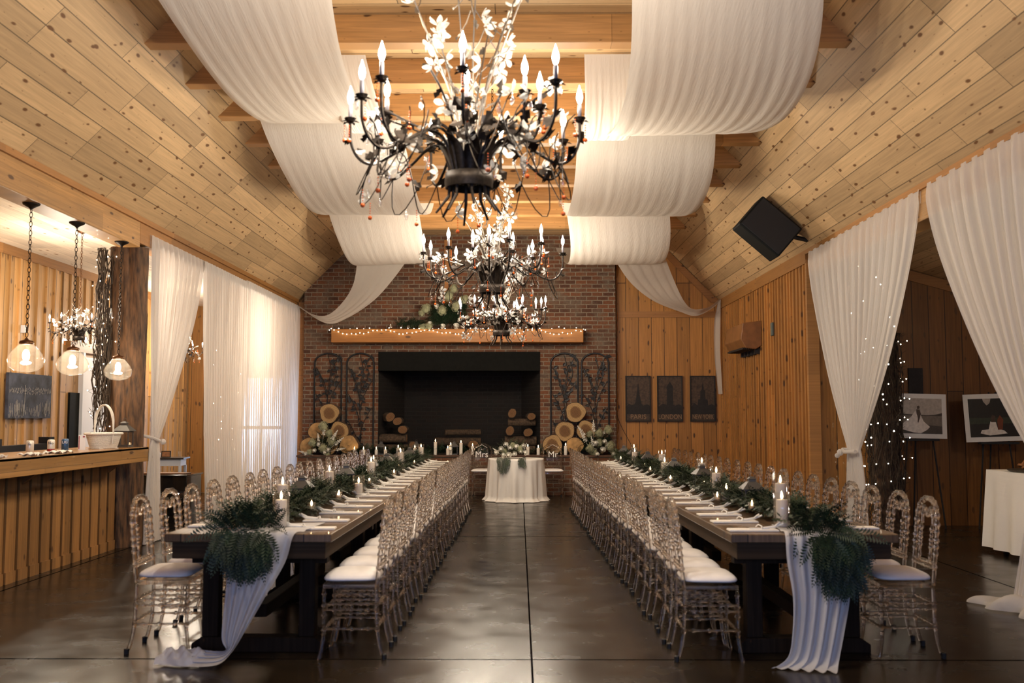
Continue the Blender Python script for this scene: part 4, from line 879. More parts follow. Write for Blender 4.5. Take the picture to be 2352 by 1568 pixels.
for k in range(16):
    a = rn.uniform(0, 6.28); r_ = rn.uniform(.02,.26); l = (5.40+r_*cos(a), 10.30+r_*sin(a)*.8, .915+.022*(k % 3)); rt = (rn.uniform(-.5,.5), rn.uniform(-.5,.5), a)
    if po is None: po = pz0.build('soft_pretzel', M['bread'], smooth=True, loc=l, rot=rt); q = po
    else: q = po.copy(); COL.objects.link(q); q.location = l; q.rotation_euler = rt
    tag(q, 'golden-brown pretzel in the heap on the silver tray', 'pretzel', 'pretzels on the silver tray')

# ------------------------------------------------------------------ acrylic chairs
def beads(length, r0, marks, seg_r=1.0):
    """radius profile along 0..length; marks = [(pos, radius, halfwidth)]"""
    L = [(0, r0)]
    for p, r, w in sorted(marks): L += [(p-w, r0), (p-w*.5, r*.85+r0*.15), (p, r), (p+w*.5, r*.85+r0*.15), (p+w, r0)]
    L.append((length, r0)); return L
def turned(mb, a, b, r0, marks, seg=8):
    a, b = V(a), V(b); L = (b-a).length; d = (b-a)/L; pr = beads(L, r0, marks); mb.tube([a+d*t for t, _ in pr], [r for _, r in pr], seg)
def curved(mb, pts, r0, marks, seg=8, n=5):
    P = smooth3(pts, n); S_ = [0]
    for i in range(1, len(P)): S_.append(S_[-1]+(P[i]-P[i-1]).length)
    T = S_[-1]; pr = beads(1, r0, marks); pr += [(s/T, r0) for s in S_ if all(abs(s/T-m[0]) > m[2]*1.01 for m in marks)]; pr = sorted(set(pr)); Q = []; R_ = []
    for t, r in pr:
        s = t*T; i = max(0, min(len(S_)-2, next((k for k in range(len(S_)-1) if S_[k+1] >= s), len(S_)-2))); f = (s-S_[i])/max(1e-6, S_[i+1]-S_[i]); Q.append(P[i].lerp(P[i+1], f)); R_.append(r)
    mb.tube(Q, R_, seg)
def make_chair():
    e = empty('acrylic_chair'); A_ = M['acrylic']; hw = .165
    # front at +x
    def fn(u, v):
        a = u*2*pi; c, s = cos(a), sin(a); k = (abs(c)**5+abs(s)**5)**(-1/5); ph = (v-.5)*pi; r = cos(ph)**.45 if v not in (0, 1) else 0; taper = 1-.07*(-c*k)*.5
        return (.0+.195*k*c*r*.98, .195*k*s*r*taper, .482+.036*sin(ph)*(1 if v > .5 else .5)+.010*(1-min(1, r*r)))
    MB().grid(fn, 32, 12).build('cushion', M['cushion'], e, smooth=True)
    MB().box(-.19, .185, -.175, .175, .428, .458).build('seat', A_, e, bevel=.006)
    for s in (-1, 1):
        m = MB(); curved(m, [(.175, s*.17, .43), (.175, s*.17, .30), (.175, s*.172, .16), (.19, s*.178, .05), (.205, s*.182, 0)], .0125, [(.08,.019,.02), (.24,.021,.025), (.30,.017,.016), (.37,.021,.025), (.58,.020,.022), (.63,.016,.014)])
        m.build('leg', A_, e, smooth=True)
        m = MB(); curved(m, [(-.185, s*hw, .44), (-.187, s*hw, .30), (-.195, s*hw, .16), (-.22, s*hw, .05), (-.24, s*hw, .02)], .0135, [(.32,.019,.03), (.60,.018,.03)])
        l = m.build('leg', A_, e, smooth=True); MB().lathe([(.017,0), (.018,.03), (.0145,.034)], (-.242, s*hw, 0), 10).build('foot_cap', M['rubber'], l)
    # arched frame
    m = MB(); xr = lambda z: -.187-.055*max(0, z-.45)/.5
    pts = [(xr(z), -hw, z) for z in (.44, .55, .66, .78)] + [(xr(.86), -hw+.012, .87), (xr(.93), -hw+.06, .935), (xr(.965), 0, .965), (xr(.93), hw-.06, .935), (xr(.86), hw-.012, .87)] + [(xr(z), hw, z) for z in (.78, .66, .55, .44)]
    mk = [(p, r, w) for p, r, w in [(.09,.019,.010), (.155,.020,.010), (.19,.0225,.010), (.222,.0225,.010), (.262,.019,.010), (.30,.0225,.012), (.345,.021,.012), (.385,.020,.012), (.425,.021,.012), (.465,.021,.012)]]
    mk = mk + [(1-p, r, w) for p, r, w in mk]; curved(m, pts, .0145, mk); m.build('arched_frame', A_, e, smooth=True)
    # inner double arch and spindles
    m = MB(); curved(m, [(xr(.86), -.085, .80), (xr(.88), -.08, .86), (xr(.9), -.045, .905), (xr(.9), 0, .86), (xr(.9), .045, .905), (xr(.88), .08, .86), (xr(.86), .085, .80)], .011, [(.15,.016,.03), (.30,.017,.03), (.5,.019,.03), (.7,.017,.03), (.85,.016,.03)])
    m.build('inner_arch', A_, e, smooth=True)
    sp0 = None
    for y, zt in ((-.085,.80), (.085,.80)):
        L = zt-.565
        if y == 0 or sp0 is None:
            m = MB(); turned(m, (xr(.565), y, .565), (xr(zt), y, zt), .0095, [(L*.15,.013,.012), (L*.42,.016,.012), (L*.52,.014,.010), (L*.62,.0165,.012), (L*.74,.014,.010), (L*.90,.018,.014)], 7); o = m.build('spindle', A_, e, smooth=True)
            if sp0 is None: sp0 = o
        else: shared(sp0, 'spindle', e, (0, .17, 0))
    m = MB()
    for z in (.545, .572): turned(m, (xr(z), -hw, z), (xr(z), hw, z), .009, [(.045,.0145,.013), (.09,.013,.012), (.135,.0155,.013), (.185,.0155,.013), (.235,.013,.012), (.28,.0145,.013)], 7)
    m.build('crossbar', A_, e, smooth=True)
    for s in (-1, 1):
        m = MB()
        for z in (.335, .30): turned(m, (-.19, s*.168, z), (.175, s*.17, z), .0075, [(.06,.0135,.014), (.11,.012,.012), (.18,.015,.015), (.25,.012,.012), (.30,.0135,.014)], 7)
        turned(m, (-.20, s*.168, .185), (.178, s*.172, .185), .0075, [(.07,.013,.014), (.18,.0145,.015), (.29,.013,.014)], 7); m.build('side_stretcher', A_, e, smooth=True)
    for x, zz in ((.176, (.30, .18)), (-.194, (.33, .20))):
        m = MB()
        for z in zz: turned(m, (x, -.166, z), (x, .166, z), .0075, [(.06,.0135,.014), (.12,.012,.012), (.166,.015,.014), (.212,.012,.012), (.272,.0135,.014)], 7)
        m.build('end_stretcher', A_, e, smooth=True)
    T_ = Matrix.Diagonal((.87,1,.975,1)); seen = set()
    def sc(o):
        if o.data and o.data.name not in seen: seen.add(o.data.name); o.data.transform(T_)
        for k in kids(o): sc(k)
    sc(e); return e
proto = make_chair(); PT = tree(proto); used = False
def place(x, y, rz, lab, grp):
    global used
    o = proto if not used else copy_tree(PT); used = True
    o.location = (x, y, 0); o.rotation_euler = (0,0,rz); o['label'] = lab; o['category'] = 'chair'; o['group'] = grp; return o
rn = random.Random(2)
xl = lambda y: -1.615+.0085*(y-6)
xr_ = lambda y: 1.755-.0155*(y-6)
GS = 'clear acrylic chairs along the '
def row(side, tname, xf, off, rz, y0, dy, n):
    for i in range(n):
        y = y0+dy*i; w = rn.uniform(-.04,.04)
        place(xf(y)+off+rn.uniform(-.012,.012), y+rn.uniform(-.015,.015), rz+w, f'clear acrylic chair, {ORD[i]} from the front on the {side} side of the {tname} table', GS+f'{side} side of the {tname} table')
row('curtain', 'bar-side', xl, -.595, 0, 6.38, .498, 19)
row('aisle', 'bar-side', xl, .595, pi, 6.22, .498, 19)
row('aisle', 'photo-side', xr_, -.595, 0, 6.18, .465, 21)
row('curtain', 'photo-side', xr_, .60, pi, 6.30, .465, 21)
place(-.66, 17.95, -pi/2, 'clear acrylic chair behind the sweetheart table with the Mrs sign', 'sweetheart table chairs'); place(.60, 17.95, -pi/2, 'clear acrylic chair behind the sweetheart table with the Mr sign', 'sweetheart table chairs')
for x, s in ((-.66, 'Mrs'), (.60, 'Mr')):
    e = empty('name_sign', (x, 17.70, .77), 0, f'clear hanging sign lettered {s} at the sweetheart table', 'sign')
    MB().box(-.12,.12,-.002,.002,-.10,.12).build('clear_plate', M['glass'], e); text(s, .15, M['photo'], e, (0,-.004,0))
    MB().tube([(-.1,0,.12),(0,.12,.17),(.1,0,.12)], .003, 5).build('cord', M['photo'], e)

# ------------------------------------------------------------------ long farm tables
def long_table(name, xf, lab):
    y0, y1 = 5.98, 15.76; x0 = xf(y0); ang = -atan2(xf(y1)-x0, y1-y0)
    e = empty(name, (x0, y0, 0), ang, lab, 'table'); L = y1-y0; n = 4; s = L/n; W = .5
    for k in range(n):
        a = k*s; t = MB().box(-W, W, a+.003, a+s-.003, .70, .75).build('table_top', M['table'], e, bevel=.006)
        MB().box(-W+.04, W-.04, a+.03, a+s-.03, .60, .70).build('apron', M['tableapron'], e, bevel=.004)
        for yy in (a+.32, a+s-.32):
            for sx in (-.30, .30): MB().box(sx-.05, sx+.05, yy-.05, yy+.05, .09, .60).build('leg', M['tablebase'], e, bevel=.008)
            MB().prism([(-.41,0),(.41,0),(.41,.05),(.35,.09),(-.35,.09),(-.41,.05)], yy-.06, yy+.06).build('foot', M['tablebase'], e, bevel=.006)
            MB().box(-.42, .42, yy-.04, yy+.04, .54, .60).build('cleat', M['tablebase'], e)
        MB().box(-.04, .04, a+.32, a+s-.32, .20, .28).build('stretcher', M['tablebase'], e, bevel=.005)
    return e
long_table('farm_table', xl, 'long dark wooden farm table on the bar side of the aisle')
long_table('farm_table', xr_, 'long dark wooden farm table on the photo-display side of the aisle')

# place settings : folded napkin with tied cutlery on it
ns = None
def setting(x, y, rz, lab, grp):
    global ns
    if ns is None:
        e = empty('napkin_setting')
        m = MB().box(-.15, .15, -.055, .055, 0, .006).box(-.148, .148, -.05, .053, .006, .011); m.build('folded_napkin', M['linen'], e, bevel=.003)
        m = MB().tube([(.06,-.012,.017), (.13,-.008,.026), (.17,.01,.05)], .007, 6).tube([(.06,.008,.017), (.14,.012,.022), (.185,-.008,.045)], .006, 6).box(-.02, .10, -.012, .012, .011, .017); m.build('cutlery', M['photo'], e)
        MB().tube([(.055+.004*cos(t), .02*cos(t), .016+.012*sin(t)) for t in [2*pi*i/12 for i in range(13)]], .004, 5, False).tube([(.055,0,.028), (.04,.03,.035), (.03,.05,.02)], .004, 5).build('twine', M['photo'], e)
        ns = tree(e); o = e
    else: o = copy_tree(ns)
    o.location = (x, y, .751); o.rotation_euler = (0,0,rz); tag(o, lab, 'napkin', grp)
for tn, xf, a in (('bar-side', xl, (('curtain', -1, 6.38, .498, 19), ('aisle', 1, 6.22, .498, 19))), ('photo-side', xr_, (('aisle', -1, 6.18, .465, 20), ('curtain', 1, 6.30, .465, 20)))):
    for sd, s, y0, dy, n in a:
        for i in range(n):
            y = y0+dy*i+rn.uniform(-.02,.02)
            setting(xf(y)+s*.325, y, (pi if s > 0 else 0)+rn.uniform(-.06,.06), f'white napkin with tied cutlery, {ORD[i]} from the front, {sd} side, {tn} table', f'napkin settings on the {sd} side of the {tn} table')

# ------------------------------------------------------------------ greenery
def frond(m, p, d, n, L, W, k=10, droop=.25):
    """fern frond: stem with paired leaflets"""
    side = d.cross(n).normalized(); q = p; prev = p
    for i in range(k):
        t = (i+1)/k; dd = (d+V((0,0,-droop*t*t*1.6))).normalized(); nx = q+dd*L/k; w = W*sin(pi*min(1, .18+t*.80))
        for s in (-1, 1):
            o = side*s; tip = q+o*w+dd*w*.55+n*w*.12; b1 = q; b2 = q+dd*L/k*.75
            mid = (q+tip)*.5
            m.quad(b1, mid-dd*L/k*.12, tip, mid+dd*L/k*.62)
        q = nx
    return m
def garland(xf, y0, y1, cx, lab, zd, sd, hang):
    rn = random.Random(sd); m = MB(); lf = MB()
    y = y0
    cnt = int((y1-y0)*300)
    for i in range(cnt):
        y = rn.uniform(y0, y1); c = xf(y)+.03*sin(y*3+sd)-cx*max(0, 1-abs(y-6.1)/.5); a = rn.uniform(0, 2*pi); r = rn.uniform(0, .13)
        if abs(c+r*cos(a)-hang[3][0]) < .11 and -.32 < y-hang[3][1] < .10: continue
        p = V((c+r*cos(a), y+.05*sin(a), .765+rn.uniform(0, .10))); d = V((cos(a)*1.0, sin(a)*.8, rn.uniform(.05, .95))).normalized(); n = V((0,0,1)); n = (n-d*n.dot(d)).normalized()
        L = rn.uniform(.12, .22)
        if abs(cos(a)) > .8: L *= .9
        frond(m, p, d, n, L, rn.uniform(.025,.042), 8, rn.uniform(.3, .7) if d.z < .4 else .2)
    for i in range(int(cnt*.6)):
        y = rn.uniform(y0, y1); c = xf(y); p = V((c+rn.uniform(-.15,.15), y, .80+rn.uniform(0,.05))); d = V((rn.uniform(-1,1), rn.uniform(-1,1), rn.uniform(-.2,.7))).normalized(); n = d.orthogonal().normalized(); s = rn.uniform(.035,.06)
        lf.poly([p, p+d*s*.5+n*s*.25, p+d*s, p+d*s*.5-n*s*.25])
    # cascade over the end
    for i in range(int(hang[2]*1.3)):
        t = rn.random(); x = hang[0]+rn.uniform(-1, 1)*hang[1]*(1-.5*t); z = .80-t*(.80-zd)*.8; p = V((x+.06*t, 5.93-rn.uniform(0,.05)+(0 if t > .1 else rn.uniform(0,.3)), z))
        d = V((rn.uniform(-.55,.55), -rn.uniform(.1,.5), -.3-.8*t if t > .12 else rn.uniform(-.3,.6))).normalized(); n = V((0,-1,.2)); n = (n-d*n.dot(d)).normalized(); frond(m, p, d, n, rn.uniform(.14,.24), rn.uniform(.028,.045), 11, .35)
    e = empty('fern_garland', (0,0,0), 0, lab, 'garland'); m.build('fern_frond', M['fern'], e)['kind'] = 'stuff'; lf.build('small_leaves', M['olive'], e)['kind'] = 'stuff'
    MB().tube([(xf(q), q, .775) for q in [y0+.1+(y1-y0-.2)*k/30 for k in range(31)]], .018, 6).build('stem', M['twig'], e)
garland(xl, 6.0, 15.7, .10, 'dark green fern garland running the length of the bar-side table', .62, 5, (-1.64, .17, 170, (-1.475, 6.22)))
garland(xr_, 6.0, 15.7, -.09, 'dark green fern garland running the length of the photo-side table', .50, 6, (1.83, .15, 200, (1.633, 6.256)))
# cloth runners hanging from the table ends
def runner(name, A_, B_, lab, nf):
    PA, PB = smooth3(A_, 8), smooth3(B_, 8); n = min(len(PA), len(PB))
    def fn(u, v):
        i = min(n-1, int(round(v*(n-1)))); p = PA[i].lerp(PB[i], u); k = min(1, max(0, (v-.12)*6)); return (p.x, p.y-.018*k*sin(u*nf*2*pi+v*2)-.008*k*sin(u*nf*5), p.z+(.006 if v < .12 else .004*sin(u*30)))
    return tag(MB().grid(fn, 60, n-1).build(name, M['runner'], smooth=True), lab, 'table runner')
runner('gauze_runner', [(-1.74,6.4,.758),(-1.74,6.1,.758),(-1.73,5.955,.755),(-1.71,5.93,.66),(-1.72,5.93,.43),(-1.735,5.92,.17),(-1.71,5.93,.09),(-1.79,5.98,.07),(-1.95,6.02,.075),(-2.11,6.05,.055)],
       [(-1.25,6.5,.758),(-1.29,6.1,.758),(-1.33,5.955,.755),(-1.37,5.92,.6),(-1.48,5.90,.40),(-1.58,5.88,.22),(-1.66,5.86,.09),(-1.74,5.84,.03),(-1.93,5.88,.012),(-2.09,5.92,.012)], 'pale gauze runner spilling off the bar-side table and trailing on the floor', 4)
o = MB().grid(lambda u, v: (-2.12+.34*u, 5.88+.20*v+.02*sin(u*9), .012+.062*sin(pi*v)**.6*sin(pi*min(1, .12+u*.9))**.5*(1+.30*sin(u*23+v*9)+.2*sin(v*17-u*31))), 36, 20).build('runner_heap', M['runner'], smooth=True); tag(o, 'crumpled end of the pale gauze runner bunched on the floor', 'table runner')
runner('gauze_runner', [(1.60,6.4,.758),(1.58,6.1,.758),(1.567,5.955,.755),(1.567,5.92,.6),(1.59,5.90,.40),(1.58,5.89,.2),(1.55,5.88,.07),(1.47,5.86,.014),(1.44,5.84,.012)],
       [(2.0,6.4,.758),(1.96,6.1,.758),(1.95,5.955,.755),(1.945,5.92,.6),(1.92,5.90,.40),(1.87,5.87,.2),(1.83,5.85,.05),(1.80,5.78,.014),(1.78,5.74,.012)], 'pale gauze runner falling straight to the floor off the photo-side table', 5)

# candles, glass cylinders, lanterns, votives on the tables
def candle(x, y, z, h, r, lab, grp, glass=None, gl=None):
    e = empty('pillar_candle', (x, y, z), 0, lab, 'candle', grp)
    MB().lathe([(r*.98,0), (r,.004), (r,h-.004), (r*.93,h), (r*.7,h-.003), (.002,h-.006)], seg=20).build('wax_body', M['wax'], e, smooth=True)
    MB().tube([(0,0,h-.006), (.001,0,h+.008)], .0015, 5).build('wick', M['wire'], e)
    MB().lathe([(.001,0), (.006,.008), (.0085,.018), (.006,.032), (.001,.05)], (0,0,h+.002), 10).build('flame', M['flame'], e, smooth=True)
    if glass:
        gr, gh = glass; o = MB().lathe([(gr,0), (gr,gh), (gr-.003,gh), (gr-.003,.006), (.002,.006)], seg=28).build('glass_cylinder', M['glass'], smooth=True, loc=(x, y, z-.001)); tag(o, gl, 'candle holder', 'glass cylinders around the candles')
CG = 'pillar candles on the long tables'
BT, PTb = 'bar-side table', 'photo-side table'
candle(-1.475, 6.22, .768, .165, .036, 'tall pillar candle nearest the camera, front edge of the bar-side table', CG, (.052,.21), 'glass cylinder nearest the camera on the bar-side table')
candle(-1.64, 6.95, .775, .20, .036, 'pillar candle second from the front on the bar-side table', CG, (.052,.25), 'glass cylinder second from the front on the bar-side table')
candle(-1.59, 8.40, .775, .21, .036, 'pillar candle third from the front on the bar-side table', CG, (.052,.25), 'glass cylinder third from the front on the bar-side table')
candle(-1.40, 8.75, .765, .10, .034, 'short candle glowing in a square glass, bar-side table', CG, (.052,.17), 'glass cylinder around the short glowing candle, bar-side table')
candle(1.633, 6.256, .768, .165, .036, 'tall pillar candle nearest the camera, front edge of the photo-side table', CG, (.052,.21), 'glass cylinder nearest the camera on the photo-side table')
candle(1.755, 6.75, .80, .20, .036, 'pillar candle second from the front on the photo-side table', CG, (.052,.27), 'glass cylinder second from the front on the photo-side table')
candle(1.65, 8.40, .785, .19, .036, 'pillar candle third from the front on the photo-side table', CG, (.052,.25), 'glass cylinder third from the front on the photo-side table')
candle(1.64, 7.95, .785, .08, .034, 'short candle beside the third tall candle, photo-side table', CG, (.045,.13), 'glass cylinder around the short candle, photo-side table')
for tn, xf, ys, hs in ((BT, xl, (10.15, 11.35, 12.5, 13.7, 14.9), (.20,.17,.21,.18,.2)), (PTb, xr_, (9.75, 11.0, 12.2, 13.5, 14.8), (.21,.16,.20,.18,.2))):
    for i, (y, h) in enumerate(zip(ys, hs)): candle(xf(y)+.08*(-1)**i, y, .785, h, .036, f'pillar candle {ORD[i+4]} from the front on the {tn}', CG, (.05, h+.05), f'glass cylinder {ORD[i+4]} from the front on the {tn}')
for tn, xf, ys in ((BT, xl, (7.5, 9.3, 10.75, 12.0, 13.1, 14.3)), (PTb, xr_, (7.4, 9.25, 10.75, 12.7, 14.1, 15.2))):
    for i, y in enumerate(ys): lantern(xf(y)-.02, y, .765, .98, f'grey roofed lantern {ORD[i]} from the front in the garland, {tn}', 'grey roofed candle lanterns on the long tables', .15*sin(i*2))
for tn, xf, pts_ in ((BT, xl, ((.17,6.95),(.18,7.9),(-.03,8.05),(.15,9.6),(-.05,10.4),(.2,11.0),(.1,12.2),(.15,13.4),(-.1,14.6))), (PTb, xr_, ((-.12,7.0),(-.2,7.75),(-.05,9.0),(-.2,9.9),(.02,10.3),(-.15,11.6),(-.1,12.4),(.05,13.2),(-.15,14.5)))):
    for i, (dx, y) in enumerate(pts_):
        e = empty('votive_candle', (xf(y)+dx, y, .80), 0, f'small glowing votive {ORD[i]} from the front in the garland, {tn}', 'candle', 'votives in the garlands')
        MB().lathe([(.02,0), (.027,.01), (.030,.055), (.028,.055), (.018,.01), (.002,.008)], seg=16).build('glass_cup', M['crystal'], e, smooth=True); MB().lathe([(.017,.01), (.017,.028), (.002,.03)], seg=12).build('wax_body', M['wax'], e)
        MB().lathe([(.001,0), (.006,.008), (.008,.018), (.001,.04)], (0,0,.028), 8).build('flame', M['flame'], e, smooth=True)
# blossoms tucked by the tables
# hearth candles
for i, (x, h) in enumerate([(816,.05),(838,.05),(866,.06),(888,.06),(916,.13),(955,.13),(1001,.24),(1030,.12),(1036,.18),(1060,.22),(1086,.16),(1212,.15),(1236,.13),(1298,.17)]):
    X = (x-1192)*18.42/2287*1.003; candle(X, 18.42+.03*(-1)**i, .735, max(h, .10), .03, f'white pillar candle on the brick hearth, {ORD[i]} from the sheer-curtain end', 'pillar candles on the brick hearth')
rn = random.Random(12); m = MB()
for i in range(900):
    x = rn.uniform(-3.3, -.55) if i % 4 else rn.uniform(.0, 1.6); p = V((x, 18.58+rn.uniform(-.1,.12), .75+rn.uniform(0,.06))); d = V((rn.uniform(-1,1), rn.uniform(-1,.3), rn.uniform(0,.8))).normalized(); n = V((0,0,1)); n = (n-d*n.dot(d)).normalized(); frond(m, p, d, n, rn.uniform(.12,.22), .035, 7, .3)
tag(m.build('hearth_greenery', M['fern']), 'dark fern greenery lying along the brick hearth behind the candles', 'greenery', kind='stuff')
for i, x in enumerate((-1.9, -1.2, -2.55)): lantern(x, 18.5, .735, 1.0, f'small grey lantern standing in the greenery on the hearth, {ORD[i]} listed'.replace(', first listed', ' below the firebox centre-left candles').replace(', second listed', ' beside the tallest hearth candle').replace(', third listed', ' before the charred curtain-side woodpile'), 'hearth lanterns')

# ------------------------------------------------------------------ flower arrangements
def hyd(r, sd):
    rn = random.Random(sd); m = MB()
    for _ in range(70):
        a = rn.uniform(0, 6.28); b_ = math.asin(rn.uniform(-.5, 1)); p = V((cos(a)*cos(b_), sin(a)*cos(b_), sin(b_)))*r*rn.uniform(.85,1.05); d = p.normalized(); t = d.orthogonal().normalized(); s_ = d.cross(t); w = r*.22
        for k in range(4):
            a2 = k*pi/2; q = t*cos(a2)+s_*sin(a2); q2 = t*cos(a2+.8)+s_*sin(a2+.8); m.quad(p, p+q*w*.7, p+(q+q2)*w*.65+d*w*.25, p+q2*w*.7)
    m.ball((0,0,0), r*.8, 8, 6); return m
def snap(L, sd):
    rn = random.Random(sd); m = MB(); n = int(L/.017)
    for i in range(n):
        t = i/n; z = t*L
        if t > .2:
            for k in range(3): a = k*2.1+i*.9; rr = .024*(1.3-t)*rn.uniform(.7,1.2); m.ball((rr*cos(a), rr*sin(a), z+rn.uniform(-.006,.006)), .0135*(1.25-t*.7)*rn.uniform(.6,1.2), 5, 4, 1, 1, .7)
    m.tube([(0,0,-.1), (0,0,L)], .003, 4); return m
def rose(r, sd):
    m = MB(); rn = random.Random(sd)
    for k in range(9):
        a = k*2.4; q = r*(.25+.08*k); 
        m.grid(lambda u, v: ((q*(.6+.4*v))*cos(a+(u-.5)*1.8), (q*(.6+.4*v))*sin(a+(u-.5)*1.8), r*(-.5+1.1*v-.06*k)), 4, 3)
    m.ball((0,0,0), r*.45, 6, 5); return m
PROT = {}
def blob(kind, parent, p, rt, s):
    if kind not in PROT:
        mk = {'hydrangea_head': (lambda: hyd(.075, 1), 'paleflower'), 'snapdragon_spike': (lambda: snap(.26, 2), 'whiteflower'), 'white_rose': (lambda: rose(.055, 3), 'whiteflower')}[kind]
        PROT[kind] = mk[0]().build(kind, M[mk[1]], parent, smooth=(kind != 'hydrangea_head'), loc=p, rot=rt); PROT[kind].scale = (s,)*3
    else: shared(PROT[kind], kind, parent, p, rt, (s,)*3)
def arrangement(name, loc, lab, hyds, snaps, roses, W, H_, nf, sd, vase=True, down=0, cat='flowers'):
    rn = random.Random(sd); e = empty(name, loc, 0, lab, cat)
    if vase: MB().lathe([(.06,0), (.08,.02), (.09,.12), (.085,.14)], seg=16).build('vase', M['darkwood'], e, smooth=True)
    m = MB()
    for _ in range(nf):
        a = rn.uniform(0, 2*pi); d = V((cos(a), sin(a)*.6-.2, rn.uniform(-.5-down, 1.1))).normalized(); p = V((rn.uniform(-W,W)*.5, rn.uniform(-.08,.08), .12+rn.uniform(0,H_*.5))); n = d.orthogonal().normalized(); frond(m, p, d, n, rn.uniform(.12,.26), .03, 7, .3)
    m.build('foliage', M['olive'] if sd % 2 else M['fern'], e)
    for x, z, s in hyds: blob('hydrangea_head', e, (x, -.10+rn.uniform(-.04,.04), z), (rn.uniform(.6,1.4), rn.uniform(-.5,.5), 0), s)
    for x, z, tx, s in snaps: blob('snapdragon_spike', e, (x, -.12, z), (.15, tx, 0), s)
    for x, z, s in roses: blob('white_rose', e, (x, -.17+rn.uniform(-.03,.03), z), (1.2+rn.uniform(-.3,.3), rn.uniform(-.5,.5), 0), s)
    return e
arrangement('flower_arrangement', (-3.55, 18.46, .735), 'loose white and pale green flower arrangement on the hearth by the sheer curtains',
    [(-.05,.52,1.3),(.05,.40,1.0),(-.25,.22,1.1),(.10,.25,1.3),(-.05,.12,1.2),(-.30,.05,.8),(.02,.02,.9)], [(-.05,.30,.15,1.0),(.08,.22,.55,1.1),(.12,.15,.9,1.1),(.15,.08,1.35,.9),(-.12,.2,-.1,.8),(-.3,.02,-1.3,.8)], [(-.12,.20,1),(0,.05,.9),(-.35,.02,.8),(.07,.10,.9),(-.20,.08,.9)], .35, .4, 170, 3)
arrangement('flower_arrangement', (1.42, 18.46, .735), 'tall white and green flower arrangement on the hearth before the city-board log pyramid',
    [(.22,.46,1.2),(.05,.40,1.1),(-.12,.38,.9),(-.12,.12,1.1),(.25,.16,1.3),(.32,.06,1.0),(.05,.22,1.1),(-.05,.05,1.1)], [(-.18,.30,-.62,1.15),(-.16,.18,-.5,1.1),(-.05,.36,-.02,1.1),(-.05,.10,-.2,1.0),(.12,.36,.4,.6)], [(.10,.10,1.3),(.20,.18,1.3),(-.02,.22,1.1),(.14,.25,1),(.0,.02,1),(.30,.02,.9)], .35, .4, 150, 4)
arrangement('mantel_flowers', (-1.32, 18.6, 3.07), 'cascading greenery, hydrangea and orchids on the mantel behind the chandeliers',
    [(-.42,.38,1.3),(-.12,.34,1.3),(-.48,.02,1.1),(-.36,.05,1.1),(.0,.62,1.4),(.15,.42,1.4),(.30,.55,1.2),(-.5,.30,.9),(.1,.75,1.1)], [], [(-.22,.42,1.1),(-.34,.10,.9),(-.10,.05,1.1),(.15,.05,1.3),(.28,.08,1.2),(.22,.16,1.1),(.35,.2,1)], .6, .7, 420, 6, False, .5)
arrangement('mantel_flowers', (-2.05, 18.58, 3.03), 'dark trailing greenery along the mantel beside the votives', [], [], [], .5, .06, 90, 8, False, .2, 'greenery')
for i, x in enumerate((-3.35+.95, -3.35+1.15, -3.35+1.28)):
    o = MB().lathe([(.03,0), (.038,.01), (.042,.10), (.039,.10), (.030,.012), (.002,.010)], seg=16).build('glass_votive', M['crystal'], smooth=True, loc=(x, 18.6, 3.072)); tag(o, f'clear votive glass on the mantel, {ORD[i]} from its curtain end', 'votive', 'glass votives on the mantel')
# sweetheart table
e = empty('sweetheart_table', (-.05, 17.3, 0), 0, 'small round table under the long white cloth at the end of the aisle', 'table')
MB().lathe([(.46,.695),(.46,.715)], seg=40).build('table_top', M['darkwood'], e); MB().tube([(0,0,.03),(0,0,.70)], .04, 10).build('pedestal', M['black'], e); MB().lathe([(.28,0),(.26,.03),(.04,.05)], seg=24).build('base', M['black'], e)
rn = random.Random(4)
def fn(u, v):
    a = u*2*pi
    if v < .2: r = .475*v/.2; return (r*cos(a), r*sin(a), .722)
    t = (v-.2)/.8; f = sin(a*11+.8*sin(a*3))+.45*sin(a*23+1); r = .478+.03*t+(.032*t**.7)*f+(.05*max(0, t-.93)/.07 if t > .93 else 0); return (r*cos(a), r*sin(a), max(.006, .722-.712*t))
o = MB().grid(fn, 220, 30).build('long_tablecloth', M['linen'], smooth=True, loc=(-.05,17.3,0)); tag(o, 'floor-length white pleated cloth on the sweetheart table', 'tablecloth')
arrangement('sweetheart_flowers', (-.13, 17.2, .73), 'white roses and trailing greenery on the sweetheart table',
    [(-.12,.12,.8),(.15,.16,.8),(.02,.22,.7)], [(-.05,.15,-.2,.5),(.2,.12,.4,.6),(-.2,.08,-.9,.6)], [(-.26,.10,1),(-.18,.16,1.1),(-.10,.24,1),(-.02,.18,1),(.08,.20,1.1),(.16,.12,1),(.24,.10,1),(-.05,.06,1.2),(.20,.22,.8),(-.14,.06,.9),(.05,.08,1)], .32, .2, 110, 5, False, .1)
m = MB(); rn = random.Random(9)
for i in range(70):
    p = V((-.20+rn.uniform(-.10,.10), -.36, -rn.uniform(-.03,.16))) if i < 48 else V((.10+rn.uniform(-.05,.05), -.38, -rn.uniform(-.03,.06))); frond(m, p, V((rn.uniform(-.3,.3), -.25, -1)).normalized(), V((0,-1,0)), rn.uniform(.1,.16), .03, 7, .1)
o = m.build('trailing_greenery', M['olive'], loc=(-.05,17.2,.735)); tag(o, 'greenery trailing over the front edge of the sweetheart table cloth', 'greenery')

o = MB().tube(smooth3([(1.86,18.97,4.6),(1.87,18.97,3),(1.85,18.97,1.7),(1.90,18.97,1.35),(2.1,18.96,.95),(2.3,18.95,.6)], 6), .005, 5).build('hanging_cable', M['wire']); tag(o, 'thin dark cable running down beside the brick and slanting over the cedar wall', 'cable')

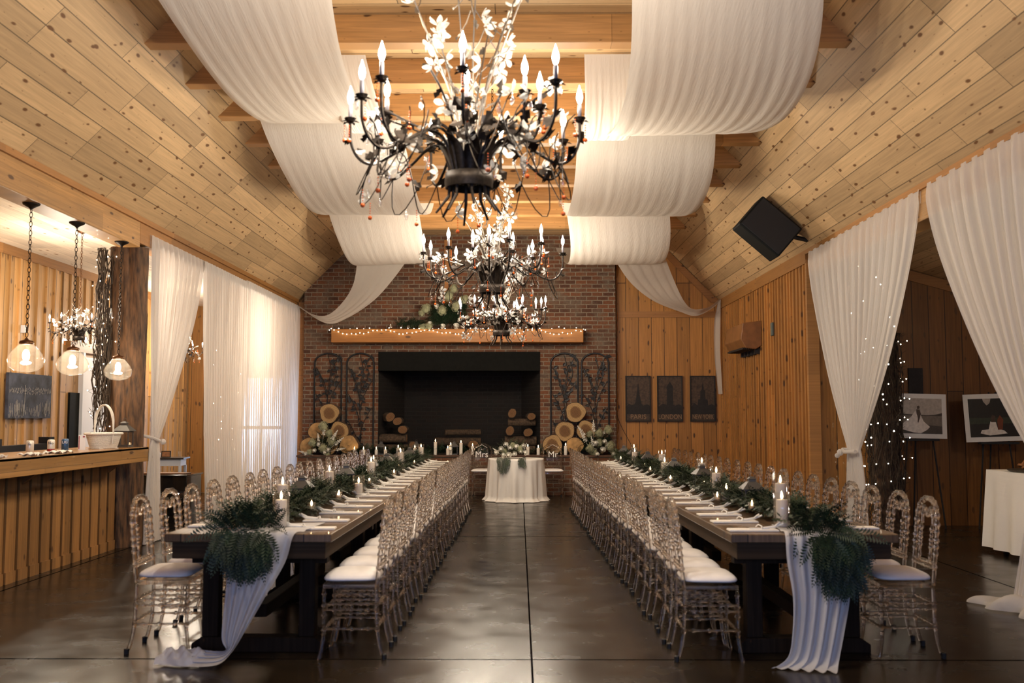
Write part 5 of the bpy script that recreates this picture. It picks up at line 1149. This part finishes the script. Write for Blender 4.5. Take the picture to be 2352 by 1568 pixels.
# ------------------------------------------------------------------ lights, world, camera
SC = bpy.context.scene
POW = 30.5
for i, (x, y, z, p) in enumerate(LIGHTS):
    l = D.lights.new('lamp_light', 'POINT'); l.energy = POW*p; l.color = (1, .86, .68); l.shadow_soft_size = .05
    o = D.objects.new('lamp_light', l); COL.objects.link(o); o.location = (x, y, z)
l = D.lights.new('wing_fill_light', 'POINT'); l.energy = 26; l.color = (1,.84,.62); l.shadow_soft_size = .12; o = D.objects.new('wing_fill_light', l); COL.objects.link(o); o.location = (6.4, 9.2, 2.75)  # unseen fill light added to brighten the prints and cloth, no fixture
for (x, y, z, sx, sy, rx, e_) in [(0, YB-.35, 1.85, 6.0, 1.7, -pi/2, 160)]:
    l = D.lights.new('daylight', 'AREA'); l.shape = 'RECTANGLE'; l.size = sx; l.size_y = sy; l.energy = e_; l.color = (.38, .55, 1)
    o = D.objects.new('daylight', l); COL.objects.link(o); o.location = (x, y, z); o.rotation_euler = (pi/2, 0, 0)
w = D.worlds.new('sky'); SC.world = w; w.use_nodes = True; w.node_tree.nodes['Background'].inputs[0].default_value = (.35,.5,.9,1); w.node_tree.nodes['Background'].inputs[1].default_value = .6
cd = D.cameras.new('camera'); cam = D.objects.new('camera', cd); COL.objects.link(cam); SC.camera = cam
cam.location = (0,0,1.45); cam.rotation_euler = (radians(90+4.276), 0, radians(.4008)); cd.lens = 35; cd.sensor_width = 36; cd.clip_end = 100; cd.clip_start = .05
cd.dof.use_dof = True; cd.dof.focus_distance = 15; cd.dof.aperture_fstop = 2.8
SC.view_settings.view_transform = 'Standard'; SC.view_settings.look = 'None'; SC.view_settings.exposure = 0.6; SC.view_settings.gamma = 1
cy = SC.cycles
cy.use_denoising = True; cy.max_bounces = 10; cy.transmission_bounces = 8; cy.use_adaptive_sampling = True; cy.adaptive_threshold = .035; cy.diffuse_bounces = 4; cy.glossy_bounces = 4; cy.transparent_max_bounces = 14
cy.caustics_reflective = False; cy.caustics_refractive = False; cy.sample_clamp_indirect = 4; cy.sample_clamp_direct = 0; cy.use_light_tree = True
